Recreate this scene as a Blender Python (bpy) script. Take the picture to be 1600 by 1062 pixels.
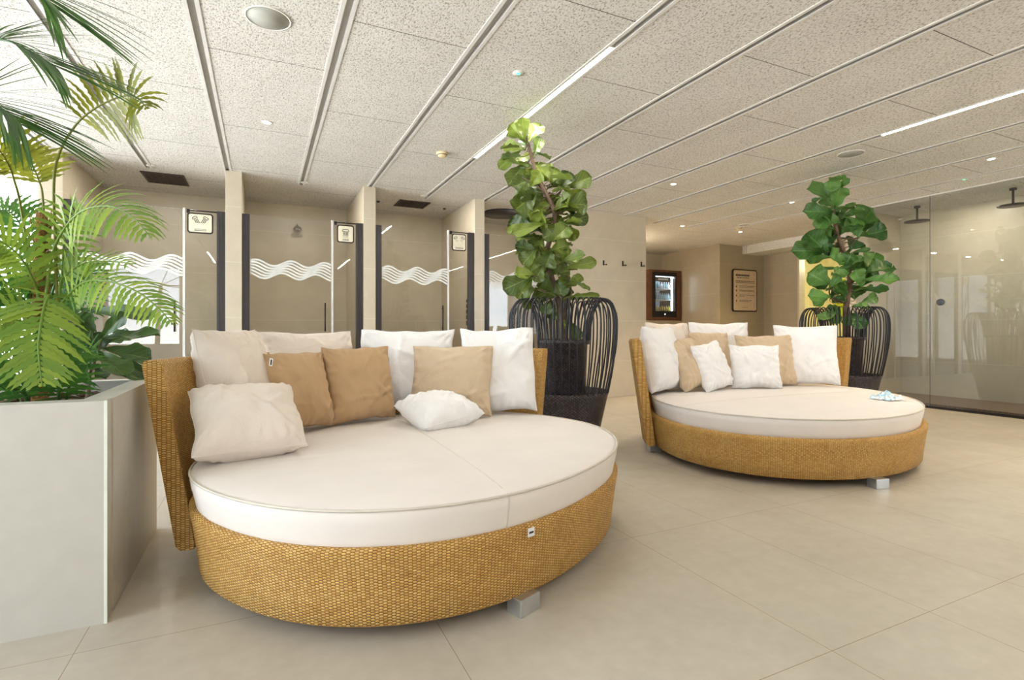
import bpy, bmesh, math, random
from mathutils import Vector, Matrix, noise
random.seed(7)
PI = math.pi
C = bpy.context.scene.collection
for o in list(bpy.data.objects): bpy.data.objects.remove(o)

# ---------------------------------------------------------------- camera
# metres; Y runs with the ceiling channels, X across them, camera 1 m above the floor, held level
YAW = math.radians(25.3); FP = 825.0; CU, CV = 800.0, 515.0; EYE = 1.0
sn, cs = math.sin(YAW), math.cos(YAW)
cam_data = bpy.data.cameras.new('camera'); cam = bpy.data.objects.new('camera', cam_data); C.objects.link(cam)
cam.location = (0, 0, EYE); cam.rotation_euler = (PI/2, 0, -YAW)
cam_data.sensor_width = 36; cam_data.lens = FP/1600*36; cam_data.shift_y = -16/1600
cam_data.clip_start = .05; cam_data.clip_end = 200
bpy.context.scene.camera = cam

def at(px, py, z):
    """world point seen at pixel (px,py) of the 1600x1062 photo, z metres along the view axis"""
    x = (px-CU)/FP*z; h = (CV-py)/FP*z
    return Vector((sn*z+cs*x, cs*z-sn*x, EYE+h))

# ---------------------------------------------------------------- world, exposure
S = bpy.context.scene
S.view_settings.view_transform = 'Standard'; S.view_settings.look = 'None'
S.view_settings.gamma = 1; S.view_settings.use_curve_mapping = False
S.view_settings.exposure = 0.24
W = bpy.data.worlds.new('daylight'); S.world = W; W.use_nodes = True
bg = W.node_tree.nodes['Background']; bg.inputs[1].default_value = 1.0
wt = W.node_tree; tc = wt.nodes.new('ShaderNodeTexCoord'); wx = wt.nodes.new('ShaderNodeSeparateXYZ'); wr = wt.nodes.new('ShaderNodeValToRGB')
wm = wt.nodes.new('ShaderNodeMapRange'); wm.inputs[1].default_value = -1; wm.inputs[2].default_value = 1
wt.links.new(tc.outputs['Generated'], wx.inputs[0]); wt.links.new(wx.outputs[2], wm.inputs[0]); wt.links.new(wm.outputs[0], wr.inputs[0])
# hazy sky above the horizon, lower half brightened to light the ceiling
e_ = wr.color_ramp.elements; e_[0].position = .485; e_[0].color = (1, 1, 1, 1); e_[1].position = .515; e_[1].color = (.56, .64, .74, 1)
ws = wt.nodes.new('ShaderNodeVectorMath'); ws.operation = 'SCALE'; ws.inputs['Scale'].default_value = 11.0
wt.links.new(wr.outputs[0], ws.inputs[0]); wt.links.new(ws.outputs[0], bg.inputs[0])
LAMP = 1.0   # multiplier for all the warm lamps

# daylight portals in the window openings (they only steer sampling of the sky)
def portal(loc, rot, sx, sy):
    l = bpy.data.lights.new('window_portal', 'AREA'); l.shape = 'RECTANGLE'; l.size = sx; l.size_y = sy
    l.cycles.is_portal = True
    o = bpy.data.objects.new('window_portal', l); C.objects.link(o); o.location = loc; o.rotation_euler = rot
portal((-3.72, 3.7, 1.36), (0, -PI/2, 0), 2.6, 6.5)      # left windows, light flows +X
portal((-2.8, -3.62, 1.36), (PI/2, 0, 0), 1.7, 2.6)         # windows behind the camera, light flows +Y
portal((7.0, -3.62, 1.36), (PI/2, 0, 0), 1.4, 2.6)       # window behind the viewer at the right
portal((-2.8, 7.12, 1.36), (-PI/2, 0, 0), 1.7, 2.6)       # bright opening beyond the planter, light flows -Y

# ---------------------------------------------------------------- helpers
class NB:
    def __init__(s, name):
        s.m = bpy.data.materials.new(name); s.m.use_nodes = True
        s.t = s.m.node_tree; s.b = s.t.nodes['Principled BSDF']; s.out = s.t.nodes['Material Output']
    def n(s, k, **kw):
        nd = s.t.nodes.new(k)
        for a, v in kw.items(): setattr(nd, a, v)
        return nd
    def l(s, a, b): s.t.links.new(a, b)
    def M(s, op, a, b=None, c=None):
        nd = s.n('ShaderNodeMath', operation=op)
        for i, v in enumerate((a, b, c)):
            if v is None: continue
            if isinstance(v, (int, float)): nd.inputs[i].default_value = v
            else: s.l(v, nd.inputs[i])
        return nd.outputs[0]
    def noise(s, vec, scale, detail=3, rough=.5):
        nd = s.n('ShaderNodeTexNoise'); nd.inputs['Scale'].default_value = scale
        nd.inputs['Detail'].default_value = detail; nd.inputs['Roughness'].default_value = rough
        if vec is not None: s.l(vec, nd.inputs['Vector'])
        return nd.outputs['Fac']
    def ramp(s, fac, stops):
        nd = s.n('ShaderNodeValToRGB'); e = nd.color_ramp.elements
        while len(e) < len(stops): e.new(.5)
        for i, (p, c) in enumerate(stops): e[i].position = p; e[i].color = (*c, 1)
        s.l(fac, nd.inputs[0]); return nd.outputs[0]
    def mix(s, fac, a, b, mode='MIX'):
        nd = s.n('ShaderNodeMix', data_type='RGBA', blend_type=mode)
        for i, v in ((0, fac), (6, a), (7, b)):
            if isinstance(v, (int, float)): nd.inputs[i].default_value = v
            elif isinstance(v, tuple): nd.inputs[i].default_value = (*v, 1)
            else: s.l(v, nd.inputs[i])
        return nd.outputs[2]
    def bump(s, h, strength=.3, dist=.01):
        nd = s.n('ShaderNodeBump'); nd.inputs['Strength'].default_value = strength; nd.inputs['Distance'].default_value = dist
        s.l(h, nd.inputs['Height']); s.l(nd.outputs[0], s.b.inputs['Normal'])
    def col(s, c):
        if isinstance(c, tuple): s.b.inputs['Base Color'].default_value = (*c, 1)
        else: s.l(c, s.b.inputs['Base Color'])
    def set(s, rough=.5, metal=0, spec=.5, **kw):
        s.b.inputs['Roughness'].default_value = rough; s.b.inputs['Metallic'].default_value = metal
        s.b.inputs['Specular IOR Level'].default_value = spec
    def obj(s): return s.n('ShaderNodeTexCoord').outputs['Object']
    def uv(s): return s.n('ShaderNodeTexCoord').outputs['UV']

def srgb(r, g, b):
    f = lambda v: (v/255/12.92) if v/255 <= .04045 else ((v/255+.055)/1.055)**2.4
    return (f(r), f(g), f(b))

def simple(name, c, rough=.5, metal=0, bump=None, var=.06, spec=.5):
    m = NB(name); m.set(rough, metal, spec)
    o = m.obj(); f = m.noise(o, 14, 4)
    dark = tuple(v*(1-var) for v in c); lite = tuple(min(1, v*(1+var)) for v in c)
    m.col(m.ramp(f, [(.3, dark), (.7, lite)]))
    if bump: m.bump(m.noise(o, bump[0], 3), bump[1], bump[2])
    return m.m

def emis(name, c, st):
    m = bpy.data.materials.new(name); m.use_nodes = True; t = m.node_tree; t.nodes.clear()
    e = t.nodes.new('ShaderNodeEmission'); e.inputs[0].default_value = (*c, 1); e.inputs[1].default_value = st
    o = t.nodes.new('ShaderNodeOutputMaterial'); t.links.new(e.outputs[0], o.inputs[0]); return m

def glass_mat(name, tint, boost=1.0, rough=.0):
    m = NB(name); t = m.t; t.nodes.remove(m.b)
    tr = m.n('ShaderNodeBsdfTransparent'); tr.inputs[0].default_value = (*tint, 1)
    gl = m.n('ShaderNodeBsdfGlossy'); gl.inputs['Roughness'].default_value = rough; gl.inputs[0].default_value = (1, 1, 1, 1)
    fr = m.n('ShaderNodeFresnel'); fr.inputs[0].default_value = 1.45
    k = m.M('MULTIPLY', fr.outputs[0], boost); k = m.M('MINIMUM', k, 1.0)
    mx = m.n('ShaderNodeMixShader'); m.l(k, mx.inputs[0]); m.l(tr.outputs[0], mx.inputs[1]); m.l(gl.outputs[0], mx.inputs[2])
    m.l(mx.outputs[0], m.out.inputs[0]); return m.m

def weave_mat(name, c_hi, c_lo, c_gap, cu=.0165, cv=.0085, rough=.5):
    """woven strands: short raised strand per cell, rows offset by half a cell; UV is in metres"""
    m = NB(name); m.set(rough, 0, .4)
    sp = m.n('ShaderNodeSeparateXYZ'); m.l(m.uv(), sp.inputs[0])
    u = m.M('DIVIDE', sp.outputs[0], cu); v = m.M('DIVIDE', sp.outputs[1], cv)
    colm = m.M('FLOOR', u); off = m.M('MULTIPLY', m.M('MODULO', colm, 2.0), .5)
    v2 = m.M('ADD', v, off); fu = m.M('FRACT', u); fv = m.M('FRACT', v2)
    su = m.M('SINE', m.M('MULTIPLY', fu, PI)); sv = m.M('SINE', m.M('MULTIPLY', fv, PI))
    h = m.M('MULTIPLY', m.M('POWER', su, .35), m.M('POWER', sv, .8))
    cv_ = m.n('ShaderNodeCombineXYZ'); m.l(colm, cv_.inputs[0]); m.l(m.M('FLOOR', v2), cv_.inputs[1])
    wn = m.n('ShaderNodeTexWhiteNoise', noise_dimensions='2D'); m.l(cv_.outputs[0], wn.inputs['Vector'])
    patch = m.noise(m.uv(), 9, 3)
    f = m.M('ADD', m.M('MULTIPLY', wn.outputs[0], .5), m.M('MULTIPLY', patch, .5))
    c1 = m.ramp(f, [(.25, c_lo), (.7, c_hi)])
    g = m.n('ShaderNodeMapRange'); m.l(h, g.inputs[0]); g.inputs[1].default_value = .25; g.inputs[2].default_value = .6
    m.col(m.mix(g.outputs[0], c_gap, c1))
    m.bump(h, .8, .004)
    return m.m

def tag(o, label=None, cat=None, group=None, kind=None):
    if label: o['label'] = label
    if cat: o['category'] = cat
    if group: o['group'] = group
    if kind: o['kind'] = kind
    return o

def thing(name, label, cat, loc=(0, 0, 0), group=None):
    o = bpy.data.objects.new(name, None); C.objects.link(o); o.location = loc; o.empty_display_size = .1
    return tag(o, label, cat, group)

def link(o, parent=None):
    C.objects.link(o)
    if parent is not None:
        o.parent = parent
        m = Matrix.Translation(parent.location) if parent.parent is None else Matrix.Translation(parent.get('_w', (0, 0, 0)))
        o.matrix_parent_inverse = m.inverted()
    return o

class MB:
    """collects geometry in world coordinates and links it as ONE mesh object"""
    def __init__(s): s.bm = bmesh.new(); s.uvl = s.bm.loops.layers.uv.new('UVMap')
    def quad(s, pts, uvs=None):
        vs = [s.bm.verts.new(p) for p in pts]
        f = s.bm.faces.new(vs)
        if uvs:
            for l, c in zip(f.loops, uvs): l[s.uvl].uv = c
        return f
    def box(s, a, b, rot=None, origin=None, mi=0):
        x0, y0, z0 = a; x1, y1, z1 = b
        P = [Vector(p) for p in ((x0,y0,z0),(x1,y0,z0),(x1,y1,z0),(x0,y1,z0),(x0,y0,z1),(x1,y0,z1),(x1,y1,z1),(x0,y1,z1))]
        if rot is not None: P = [rot @ p for p in P]
        if origin is not None: P = [p+Vector(origin) for p in P]
        v = [s.bm.verts.new(p) for p in P]
        for q in ((3,2,1,0),(4,5,6,7),(0,1,5,4),(1,2,6,5),(2,3,7,6),(3,0,4,7)):
            f = s.bm.faces.new([v[i] for i in q]); f.material_index = mi
        return s
    def grid(s, rows, close_u=False, close_v=False, uvf=None, smooth=True):
        """rows: list of lists of points"""
        V = [[s.bm.verts.new(p) for p in r] for r in rows]; nr, nc = len(V), len(V[0])
        for i in range(nr-(0 if close_v else 1)):
            for j in range(nc-(0 if close_u else 1)):
                a, b, c, d = V[i][j], V[i][(j+1) % nc], V[(i+1) % nr][(j+1) % nc], V[(i+1) % nr][j]
                try: f = s.bm.faces.new((a, b, c, d))
                except ValueError: continue
                f.smooth = smooth
                if uvf:
                    for l, (ii, jj) in zip(f.loops, ((i, j), (i, j+1), (i+1, j+1), (i+1, j))): l[s.uvl].uv = uvf(ii, jj)
        return V
    def tube(s, pts, r, n=6, cap=True, uvm=False):
        pts = [Vector(p) for p in pts]; rr = r if isinstance(r, (list, tuple)) else [r]*len(pts)
        rows = []; prev = None
        for i, p in enumerate(pts):
            d = (pts[min(i+1, len(pts)-1)]-pts[max(i-1, 0)]).normalized()
            if prev is None:
                up = Vector((0, 0, 1)) if abs(d.z) < .9 else Vector((1, 0, 0)); a = d.cross(up).normalized()
            else: a = (prev-d*prev.dot(d)).normalized()
            prev = a; b = d.cross(a)
            rows.append([p+(a*math.cos(2*PI*k/n)+b*math.sin(2*PI*k/n))*rr[i] for k in range(n)])
        V = s.grid(rows, close_u=True)
        if cap:
            try: s.bm.faces.new(V[0][::-1]); s.bm.faces.new(V[-1])
            except ValueError: pass
        return s
    def lathe(s, prof, c=(0, 0, 0), n=32, uvm=None, sx=1, sy=1, rot=0):
        rows = []; R = max(p[0] for p in prof)
        for r, z in prof:
            rows.append([Vector((c[0]+(sx*r*math.cos(2*PI*k/n)*math.cos(rot)-sy*r*math.sin(2*PI*k/n)*math.sin(rot)),
                                 c[1]+(sx*r*math.cos(2*PI*k/n)*math.sin(rot)+sy*r*math.sin(2*PI*k/n)*math.cos(rot)), c[2]+z)) for k in range(n)])
        L = [0]
        for i in range(1, len(prof)): L.append(L[-1]+math.hypot(prof[i][0]-prof[i-1][0], prof[i][1]-prof[i-1][1]))
        s.grid(rows, close_u=True, uvf=lambda i, j: (j/n*2*PI*R, L[i])); return s
    def disc(s, c, r, n=24, ax='Z', flip=False):
        vs = []
        for k in range(n):
            a = 2*PI*k/n; u, v = r*math.cos(a), r*math.sin(a)
            d = {'Z': (u, v, 0), 'Y': (u, 0, v), 'X': (0, u, v)}[ax]; vs.append(s.bm.verts.new(Vector(c)+Vector(d)))
        if flip: vs.reverse()
        s.bm.faces.new(vs); return s
    def build(s, name, mat, parent=None, bevel=0, kind=None, normals=True):
        me = bpy.data.meshes.new(name)
        if normals: bmesh.ops.recalc_face_normals(s.bm, faces=s.bm.faces)
        s.bm.to_mesh(me); s.bm.free()
        for m in (mat if isinstance(mat, (list, tuple)) else [mat]): me.materials.append(m)
        o = bpy.data.objects.new(name, me); link(o, parent)
        if bevel:
            b = o.modifiers.new('bevel', 'BEVEL'); b.width = bevel; b.segments = 2; b.limit_method = 'ANGLE'
        if kind: o['kind'] = kind
        return o

def struct(name, a, b, mat, bevel=0):
    return MB().box(a, b).build(name, mat, None, bevel, 'structure')

def top(mb, name, mat, label, cat, group=None, bevel=0):
    return tag(mb.build(name, mat, None, bevel), label, cat, group)

# ---------------------------------------------------------------- materials
def tiles(name, c, grout, sp=(1.2, .6), offz=.53, var=.05, axis='XZ'):
    m = NB(name); m.set(.35, 0, .4); o = m.obj(); sep = m.n('ShaderNodeSeparateXYZ'); m.l(o, sep.inputs[0])
    z = m.M('FRACT', m.M('DIVIDE', m.M('SUBTRACT', sep.outputs[2], offz), sp[1]))
    e = m.M('LESS_THAN', z, .006/sp[1])
    f = m.noise(o, 5, 5, .6); g = m.noise(o, 160, 2)
    f = m.M('ADD', m.M('MULTIPLY', f, .8), m.M('MULTIPLY', g, .2))
    base = m.ramp(f, [(.35, tuple(v*(1-var) for v in c)), (.65, tuple(min(1, v*(1+var)) for v in c))])
    m.col(m.mix(e, base, grout)); m.bump(m.M('SUBTRACT', 1.0, e), .2, .002)
    return m.m
M = {}
M['wall'] = tiles('beige_wall_tile', srgb(207, 196, 175), srgb(221, 212, 195))
M['wall_brown'] = tiles('taupe_wall_tile', srgb(178, 167, 147), srgb(192, 182, 164))
M['plaster'] = simple('white_plaster', srgb(235, 230, 222), .7)

# ceiling: wood-wool board with panel joints
m = NB('wood_wool_ceiling'); m.set(.95, 0, .1); o = m.obj()
sep = m.n('ShaderNodeSeparateXYZ'); m.l(o, sep.inputs[0])
cell = m.M('FLOOR', m.M('DIVIDE', m.M('ADD', sep.outputs[0], 1.1), .755))
par = m.M('MULTIPLY', m.M('ABSOLUTE', m.M('MODULO', cell, 2.0)), .665)
yy = m.M('DIVIDE', m.M('SUBTRACT', m.M('SUBTRACT', sep.outputs[1], .377-6.65), par), 1.33)
seam = m.M('LESS_THAN', m.M('FRACT', m.M('ADD', yy, .002)), .004)
vm = m.n('ShaderNodeMapping'); vm.inputs['Scale'].default_value = (1, .55, 1); m.l(o, vm.inputs[0])
n1 = m.noise(vm.outputs[0], 115, 2, .6); n2 = m.noise(o, 60, 3, .7); n3 = m.noise(o, 3, 3)
vo = m.n('ShaderNodeTexVoronoi'); vo.inputs['Scale'].default_value = 95; m.l(vm.outputs[0], vo.inputs['Vector'])
ff = m.M('ADD', m.M('MULTIPLY', n1, .75), m.M('MULTIPLY', n2, .25))
base = m.ramp(ff, [(.37, srgb(132, 125, 117)), (.45, srgb(213, 210, 205)), (.55, srgb(234, 232, 228))])
base = m.mix(.25, base, m.ramp(n3, [(.3, srgb(200, 194, 184)), (.7, srgb(228, 224, 216))]))
m.col(m.mix(seam, base, srgb(70, 60, 52))); m.bump(ff, .5, .006)
M['ceiling'] = m.m

# floor: large porcelain tiles
m = NB('porcelain_floor'); m.set(.28, 0, .35); o = m.obj()
sep = m.n('ShaderNodeSeparateXYZ'); m.l(o, sep.inputs[0])
def lines(coord, off, spc, w):
    fr = m.M('FRACT', m.M('DIVIDE', m.M('SUBTRACT', coord, off), spc)); return m.M('LESS_THAN', fr, w/spc)
gx = lines(sep.outputs[0], -.528-10.66, 1.066, .0022); gx2 = m.M('MULTIPLY', lines(sep.outputs[0], .005-10.66, 1.066, .0022), m.M('GREATER_THAN', sep.outputs[0], 1.9))
gy = lines(sep.outputs[1], 1.06-20*.99, .99, .0022)
g = m.M('MAXIMUM', m.M('MAXIMUM', gx, gy), gx2)
f = m.M('ADD', m.M('MULTIPLY', m.noise(o, 1.7, 6, .65), .65), m.M('MULTIPLY', m.noise(o, 18, 5, .6), .35))
base = m.ramp(f, [(.36, srgb(183, 175, 160)), (.64, srgb(198, 191, 176))])
m.col(m.mix(g, base, srgb(140, 118, 90)))
m.l(m.ramp(m.noise(o, 7, 4), [(.3, (.30,)*3), (.7, (.42,)*3)]), m.b.inputs['Roughness'])
M['floor'] = m.m

m = NB('brown_mosaic'); m.set(.4); o = m.obj()
br = m.n('ShaderNodeTexBrick'); br.inputs['Scale'].default_value = 10; br.offset = 0.0
br.inputs['Color1'].default_value = (*srgb(112, 84, 66), 1); br.inputs['Color2'].default_value = (*srgb(94, 70, 56), 1)
br.inputs['Mortar'].default_value = (*srgb(132, 112, 96), 1); br.inputs['Mortar Size'].default_value = .04; br.inputs['Brick Width'].default_value = .5; br.inputs['Row Height'].default_value = .5
m.l(o, br.inputs['Vector']); m.col(br.outputs[0]); M['mosaic'] = m.m

M['alu'] = simple('white_aluminium', srgb(226, 224, 220), .4, .0)
M['alu_grey'] = simple('grey_channel', srgb(186, 183, 178), .5, .2)
M['silver'] = simple('brushed_silver', srgb(205, 208, 210), .3, .9)
M['chrome'] = simple('chrome', srgb(215, 215, 215), .12, 1.0)
M['jamb'] = simple('anthracite_metal', srgb(70, 66, 66), .4, .3)
M['black'] = simple('black_metal', srgb(32, 28, 28), .4, .2)
M['vent'] = simple('brown_grille_metal', srgb(72, 60, 54), .5, .3)
M['speaker'] = simple('pale_speaker_grille', srgb(172, 172, 164), .6)
M['cream_plastic'] = simple('cream_plastic', srgb(225, 205, 165), .4)
M['white_plastic'] = simple('white_plastic', srgb(236, 234, 228), .4)
M['frost'] = simple('frosted_film', srgb(232, 234, 230), .6)
M['planter'] = simple('pale_stone_tile', srgb(196, 192, 182), .45, 0, (40, .05, .002), .03)
M['planter_edge'] = simple('planter_edge_trim', srgb(232, 238, 226), .4)
M['soil'] = simple('bark_soil', srgb(104, 72, 56), .95, 0, (60, 1, .02), .4)
M['glass'] = glass_mat('shower_glass', (.985, .99, .985), 1.1)
M['glass_wall'] = glass_mat('partition_glass', (.955, .97, .95), 1.7)
M['pane'] = glass_mat('window_glass', (.98, .99, .99), 1.0)
M['rattan'] = weave_mat('honey_rattan', srgb(224, 182, 106), srgb(200, 152, 78), srgb(134, 90, 38), .0118, .0098)
M['wicker'] = weave_mat('black_wicker', srgb(86, 76, 78), srgb(54, 46, 48), srgb(12, 10, 10), .016, .022, .3)
M['wire'] = simple('black_cane', srgb(34, 33, 38), .35, 0, None, .1)

def fabric(name, c, var=.03, wr=.5):
    m = NB(name); m.set(.85, 0, .15); o = m.obj()
    f = m.noise(o, 6, 4); m.col(m.ramp(f, [(.3, tuple(v*(1-var) for v in c)), (.7, tuple(min(1, v*(1+var)) for v in c))]))
    w = m.n('ShaderNodeTexNoise'); w.inputs['Scale'].default_value = 5; w.inputs['Detail'].default_value = 4; w.inputs['Distortion'].default_value = 1.2
    m.l(o, w.inputs['Vector']); fine = m.noise(o, 500, 1)
    m.bump(m.M('ADD', w.outputs['Fac'], m.M('MULTIPLY', fine, .03)), wr, .03)
    m.b.inputs['Sheen Weight'].default_value = .15
    if name == 'mattress_vinyl':
        mp = m.n('ShaderNodeMapping'); mp.inputs['Rotation'].default_value = (0, 0, .25); mp.inputs['Scale'].default_value = (1.3, 11, 2); m.l(o, mp.inputs[0])
        st = m.noise(mp.outputs[0], 1.6, 3); pt = m.noise(o, 2.2, 2); m.bump(m.M('MULTIPLY', st, pt), .45, .02)
    return m.m
M['white_fabric'] = fabric('white_canvas', srgb(244, 242, 240))
M['cream_fabric'] = fabric('cream_canvas', srgb(232, 220, 208))
M['tan_fabric'] = fabric('tan_canvas', srgb(192, 160, 122))
M['sand_fabric'] = fabric('sand_canvas', srgb(208, 186, 156))
M['mattress'] = fabric('mattress_vinyl', srgb(232, 224, 216), .02, .2)
M['piping'] = simple('piping_cord', srgb(214, 206, 192), .7)
M['label'] = simple('white_care_label', srgb(240, 240, 244), .6)
M['ink'] = simple('dark_ink', srgb(52, 48, 52), .7)

def leaf_mat(name, hi, lo, back, veins=True, trans=.16):
    m = NB(name); m.set(.38, 0, .45)
    sp = m.n('ShaderNodeSeparateXYZ'); m.l(m.uv(), sp.inputs[0])
    u = m.M('ABSOLUTE', sp.outputs[0]); v = sp.outputs[1]
    mid = m.M('LESS_THAN', u, .035)
    w = m.M('FRACT', m.M('MULTIPLY', m.M('SUBTRACT', v, m.M('MULTIPLY', u, .35)), 7.0)); vn = m.M('LESS_THAN', w, .1)
    vv = m.M('MAXIMUM', mid, m.M('MULTIPLY', vn, .6))
    ri = m.n('ShaderNodeNewGeometry').outputs['Random Per Island']
    c = m.ramp(ri, [(0, lo), (.45, tuple((a_+b_)*.45 for a_, b_ in zip(lo, hi))), (1, hi)])
    c = m.mix(m.M('MULTIPLY', m.noise(m.obj(), 9, 3), .35), c, back)
    if veins:
        c = m.mix(m.M('MULTIPLY', vv, .45), c, tuple(min(1, x*1.6+.03) for x in hi))
        m.bump(m.M('SUBTRACT', 1.0, vv), .35, .003)
    m.col(c)
    t = m.n('ShaderNodeBsdfTranslucent'); m.l(c, t.inputs[0]); mx = m.n('ShaderNodeMixShader'); mx.inputs[0].default_value = trans
    m.l(m.b.outputs[0], mx.inputs[1]); m.l(t.outputs[0], mx.inputs[2]); m.l(mx.outputs[0], m.out.inputs[0])
    return m.m
M['fig'] = leaf_mat('fig_leaf', srgb(132, 150, 58), srgb(26, 56, 36), srgb(120, 134, 54))
M['fig2'] = leaf_mat('fig_leaf_green', srgb(104, 150, 70), srgb(36, 78, 40), srgb(100, 140, 60))
M['fig_dark'] = leaf_mat('fig_leaf_dark', srgb(92, 122, 62), srgb(44, 66, 42), srgb(70, 92, 44))
M['fern'] = leaf_mat('fern_leaf', srgb(152, 176, 66), srgb(98, 140, 56), srgb(140, 164, 56), False, .22)
M['fern_olive'] = leaf_mat('fern_leaf_olive', srgb(146, 150, 40), srgb(104, 112, 34), srgb(150, 150, 50), False, .35)
M['fern_deep'] = leaf_mat('fern_leaf_deep', srgb(92, 142, 56), srgb(50, 98, 44), srgb(90, 130, 50), False, .3)
M['palm'] = leaf_mat('palm_leaf', srgb(98, 140, 62), srgb(50, 90, 46), srgb(80, 120, 50), False, .25)
M['bark'] = simple('bark', srgb(112, 92, 74), .9, 0, (40, .8, .01), .25)
M['stem'] = simple('fern_stem', srgb(110, 112, 66), .6, 0, None, .2)
M['fibre'] = simple('fibrous_trunk', srgb(140, 104, 58), .95, 0, (70, 1, .02), .35)

# ================================================================= SETTING
H = 2.72; YF = 6.46; YB = 7.88
struct('floor', (-4.2, -4.1, -.12), (13.2, 10.6, 0), M['floor'])
# ceiling boards between the channels, plus the cubicle ceiling
strips = [-1.095+.755*k for k in range(-3, 12)]
SW = .034
mb = MB()
xs = [-4.2]+sum([[s-SW, s+SW] for s in strips], [])+[9.6]
for i in range(0, len(xs), 2):
    mb.box((xs[i], -4.1, H), (xs[i+1], 6.74, H+.05))
mb.box((-4.2, 6.74, H), (9.6, 10.6, H+.05)); mb.box((9.6, -4.1, H), (13.2, 10.6, H+.05)); mb.box((-4.2, -4.1, H+.1), (13.2, 10.6, H+.16))
mb.build('ceiling', M['ceiling'], None, 0, 'structure')
for k, s in enumerate(strips):
    e = 6.72
    t = MB()
    t.box((s-SW-.006, -4.0, H-.005), (s-SW+.016, e, H+.003)); t.box((s+SW-.016, -4.0, H-.005), (s+SW+.006, e, H+.003))
    t.box((s-SW+.012, -4.0, H), (s-SW+.016, e, H+.016), mi=1); t.box((s+SW-.016, -4.0, H), (s+SW-.012, e, H+.016), mi=1)
    t.box((s-SW+.012, -4.0, H+.014), (s+SW-.012, e, H+.018), mi=1)
    t.build('trim_%d' % (k+1), [M['alu'], M['alu_grey']], None, 0, 'structure')

# shower cubicle walls
struct('wall_cubicle_back', (-2.2, YB, 0), (5.2, YB+.12, H), M['wall'])
piers = [(-1.93, -1.742), (-.361, -.202), (1.092, 1.235), (2.516, 2.652)]
for i, (a, b) in enumerate(piers):
    struct(['wall_outer_pier', 'wall_first_pier', 'wall_second_pier', 'wall_third_pier'][i], (a, YF, 0), (b, YB, H), M['wall'], .003)
struct('wall_front', (3.931, YF, 0), (5.335, YB+.0, H), M['wall'], .003)
# recess beyond the hook wall
struct('wall_recess_left', (5.2, YB, 0), (5.335, 9.6, H), M['wall_brown'])
struct('wall_recess_back', (5.335, 9.5, 0), (8.3, 9.62, H), M['wall_brown'])
struct('wall_recess_right', (8.3, 7.8, 0), (9.67, 9.62, H), M['wall_brown'])
# wall with the yellow doorway
mb = MB().box((9.55, 7.0, 0), (9.67, 7.8, H)).box((9.55, 5.75, 2.44), (9.67, 7.0, H)).box((9.55, 4.9, 0), (9.67, 5.75, H))
mb.build('wall_doorway', M['wall_brown'], None, 0, 'structure')
fr = MB().box((9.53, 6.96, 0), (9.69, 7.0, 2.44)).box((9.53, 5.75, 0), (9.69, 5.79, 2.44)).box((9.53, 5.75, 2.41), (9.69, 7.0, 2.46))
fr.build('trim_20', M['wall'], None, 0, 'structure')
M['yellow'] = simple('yellow_wall', srgb(240, 230, 180), .7)
mb = MB().box((12.4, 3.8, 0), (12.5, 8.6, H)).box((9.67, 8.5, 0), (12.4, 8.6, H)).box((9.67, 3.8, 0), (12.4, 3.9, H))
mb.build('wall_yellow_room', M['yellow'], None, 0, 'structure')
# shower room behind the glass wall
struct('wall_shower_back', (8.8, -4.1, 0), (8.92, 4.9, H), M['wall'])
struct('wall_shower_end', (7.72, 4.75, 0), (9.67, 4.9, H), M['wall'])
MB().box((7.76, -4.1, 0), (8.8, 4.75, .05)).build('floor_shower', M['mosaic'], None, 0, 'structure')
# low box under the ceiling by the doorway
struct('ceiling_bulkhead', (8.93, 4.9, 2.55), (9.55, 7.8, H), M['ceiling'])
# outer walls: left and rear window walls
def window_wall(n, axis, pos, a, b, bays, z0=.05, z1=2.62, th=.1):
    """axis X: wall lies in the plane X=pos and runs along Y from a to b"""
    def bx(m_, u0, u1, w0, w1, v0, v1):
        if axis == 'X': return m_.box((v0, u0, w0), (v1, u1, w1))
        return m_.box((u0, v0, w0), (u1, v1, w1))
    f = MB(); bx(f, a, b, 0, z0+.06, pos, pos+th); bx(f, a, b, z1, H, pos, pos+th)
    for i in range(bays+1):
        u = a+(b-a)*i/bays; bx(f, max(a, u-.05), min(b, u+.05), z0+.06, z1, pos, pos+th)
    o = f.build('window_%d' % n, M['alu'], None, 0, 'structure')
    p = MB()
    for i in range(bays):
        u0 = a+(b-a)*i/bays+.05; u1 = a+(b-a)*(i+1)/bays-.05; bx(p, u0, u1, z0+.06, z1, pos+th*.45, pos+th*.55)
    p.build('pane', M['pane'], o)
window_wall(1, 'X', -3.7, .4, 7.0, 4)
struct('wall_left', (-3.7, -3.7, 0), (-3.6, .4, H), M['wall'])
window_wall(2, 'Y', -3.6, -3.6, -1.95, 1)
struct('wall_behind', (-1.95, -3.7, 0), (6.3, -3.6, H), M['wall'])
window_wall(4, 'Y', -3.6, 6.3, 7.7, 1)
window_wall(3, 'Y', 7.0, -3.7, -1.93, 1)
struct('wall_behind_right', (7.7, -3.7, 0), (8.8, -3.6, H), M['wall'])

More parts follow.
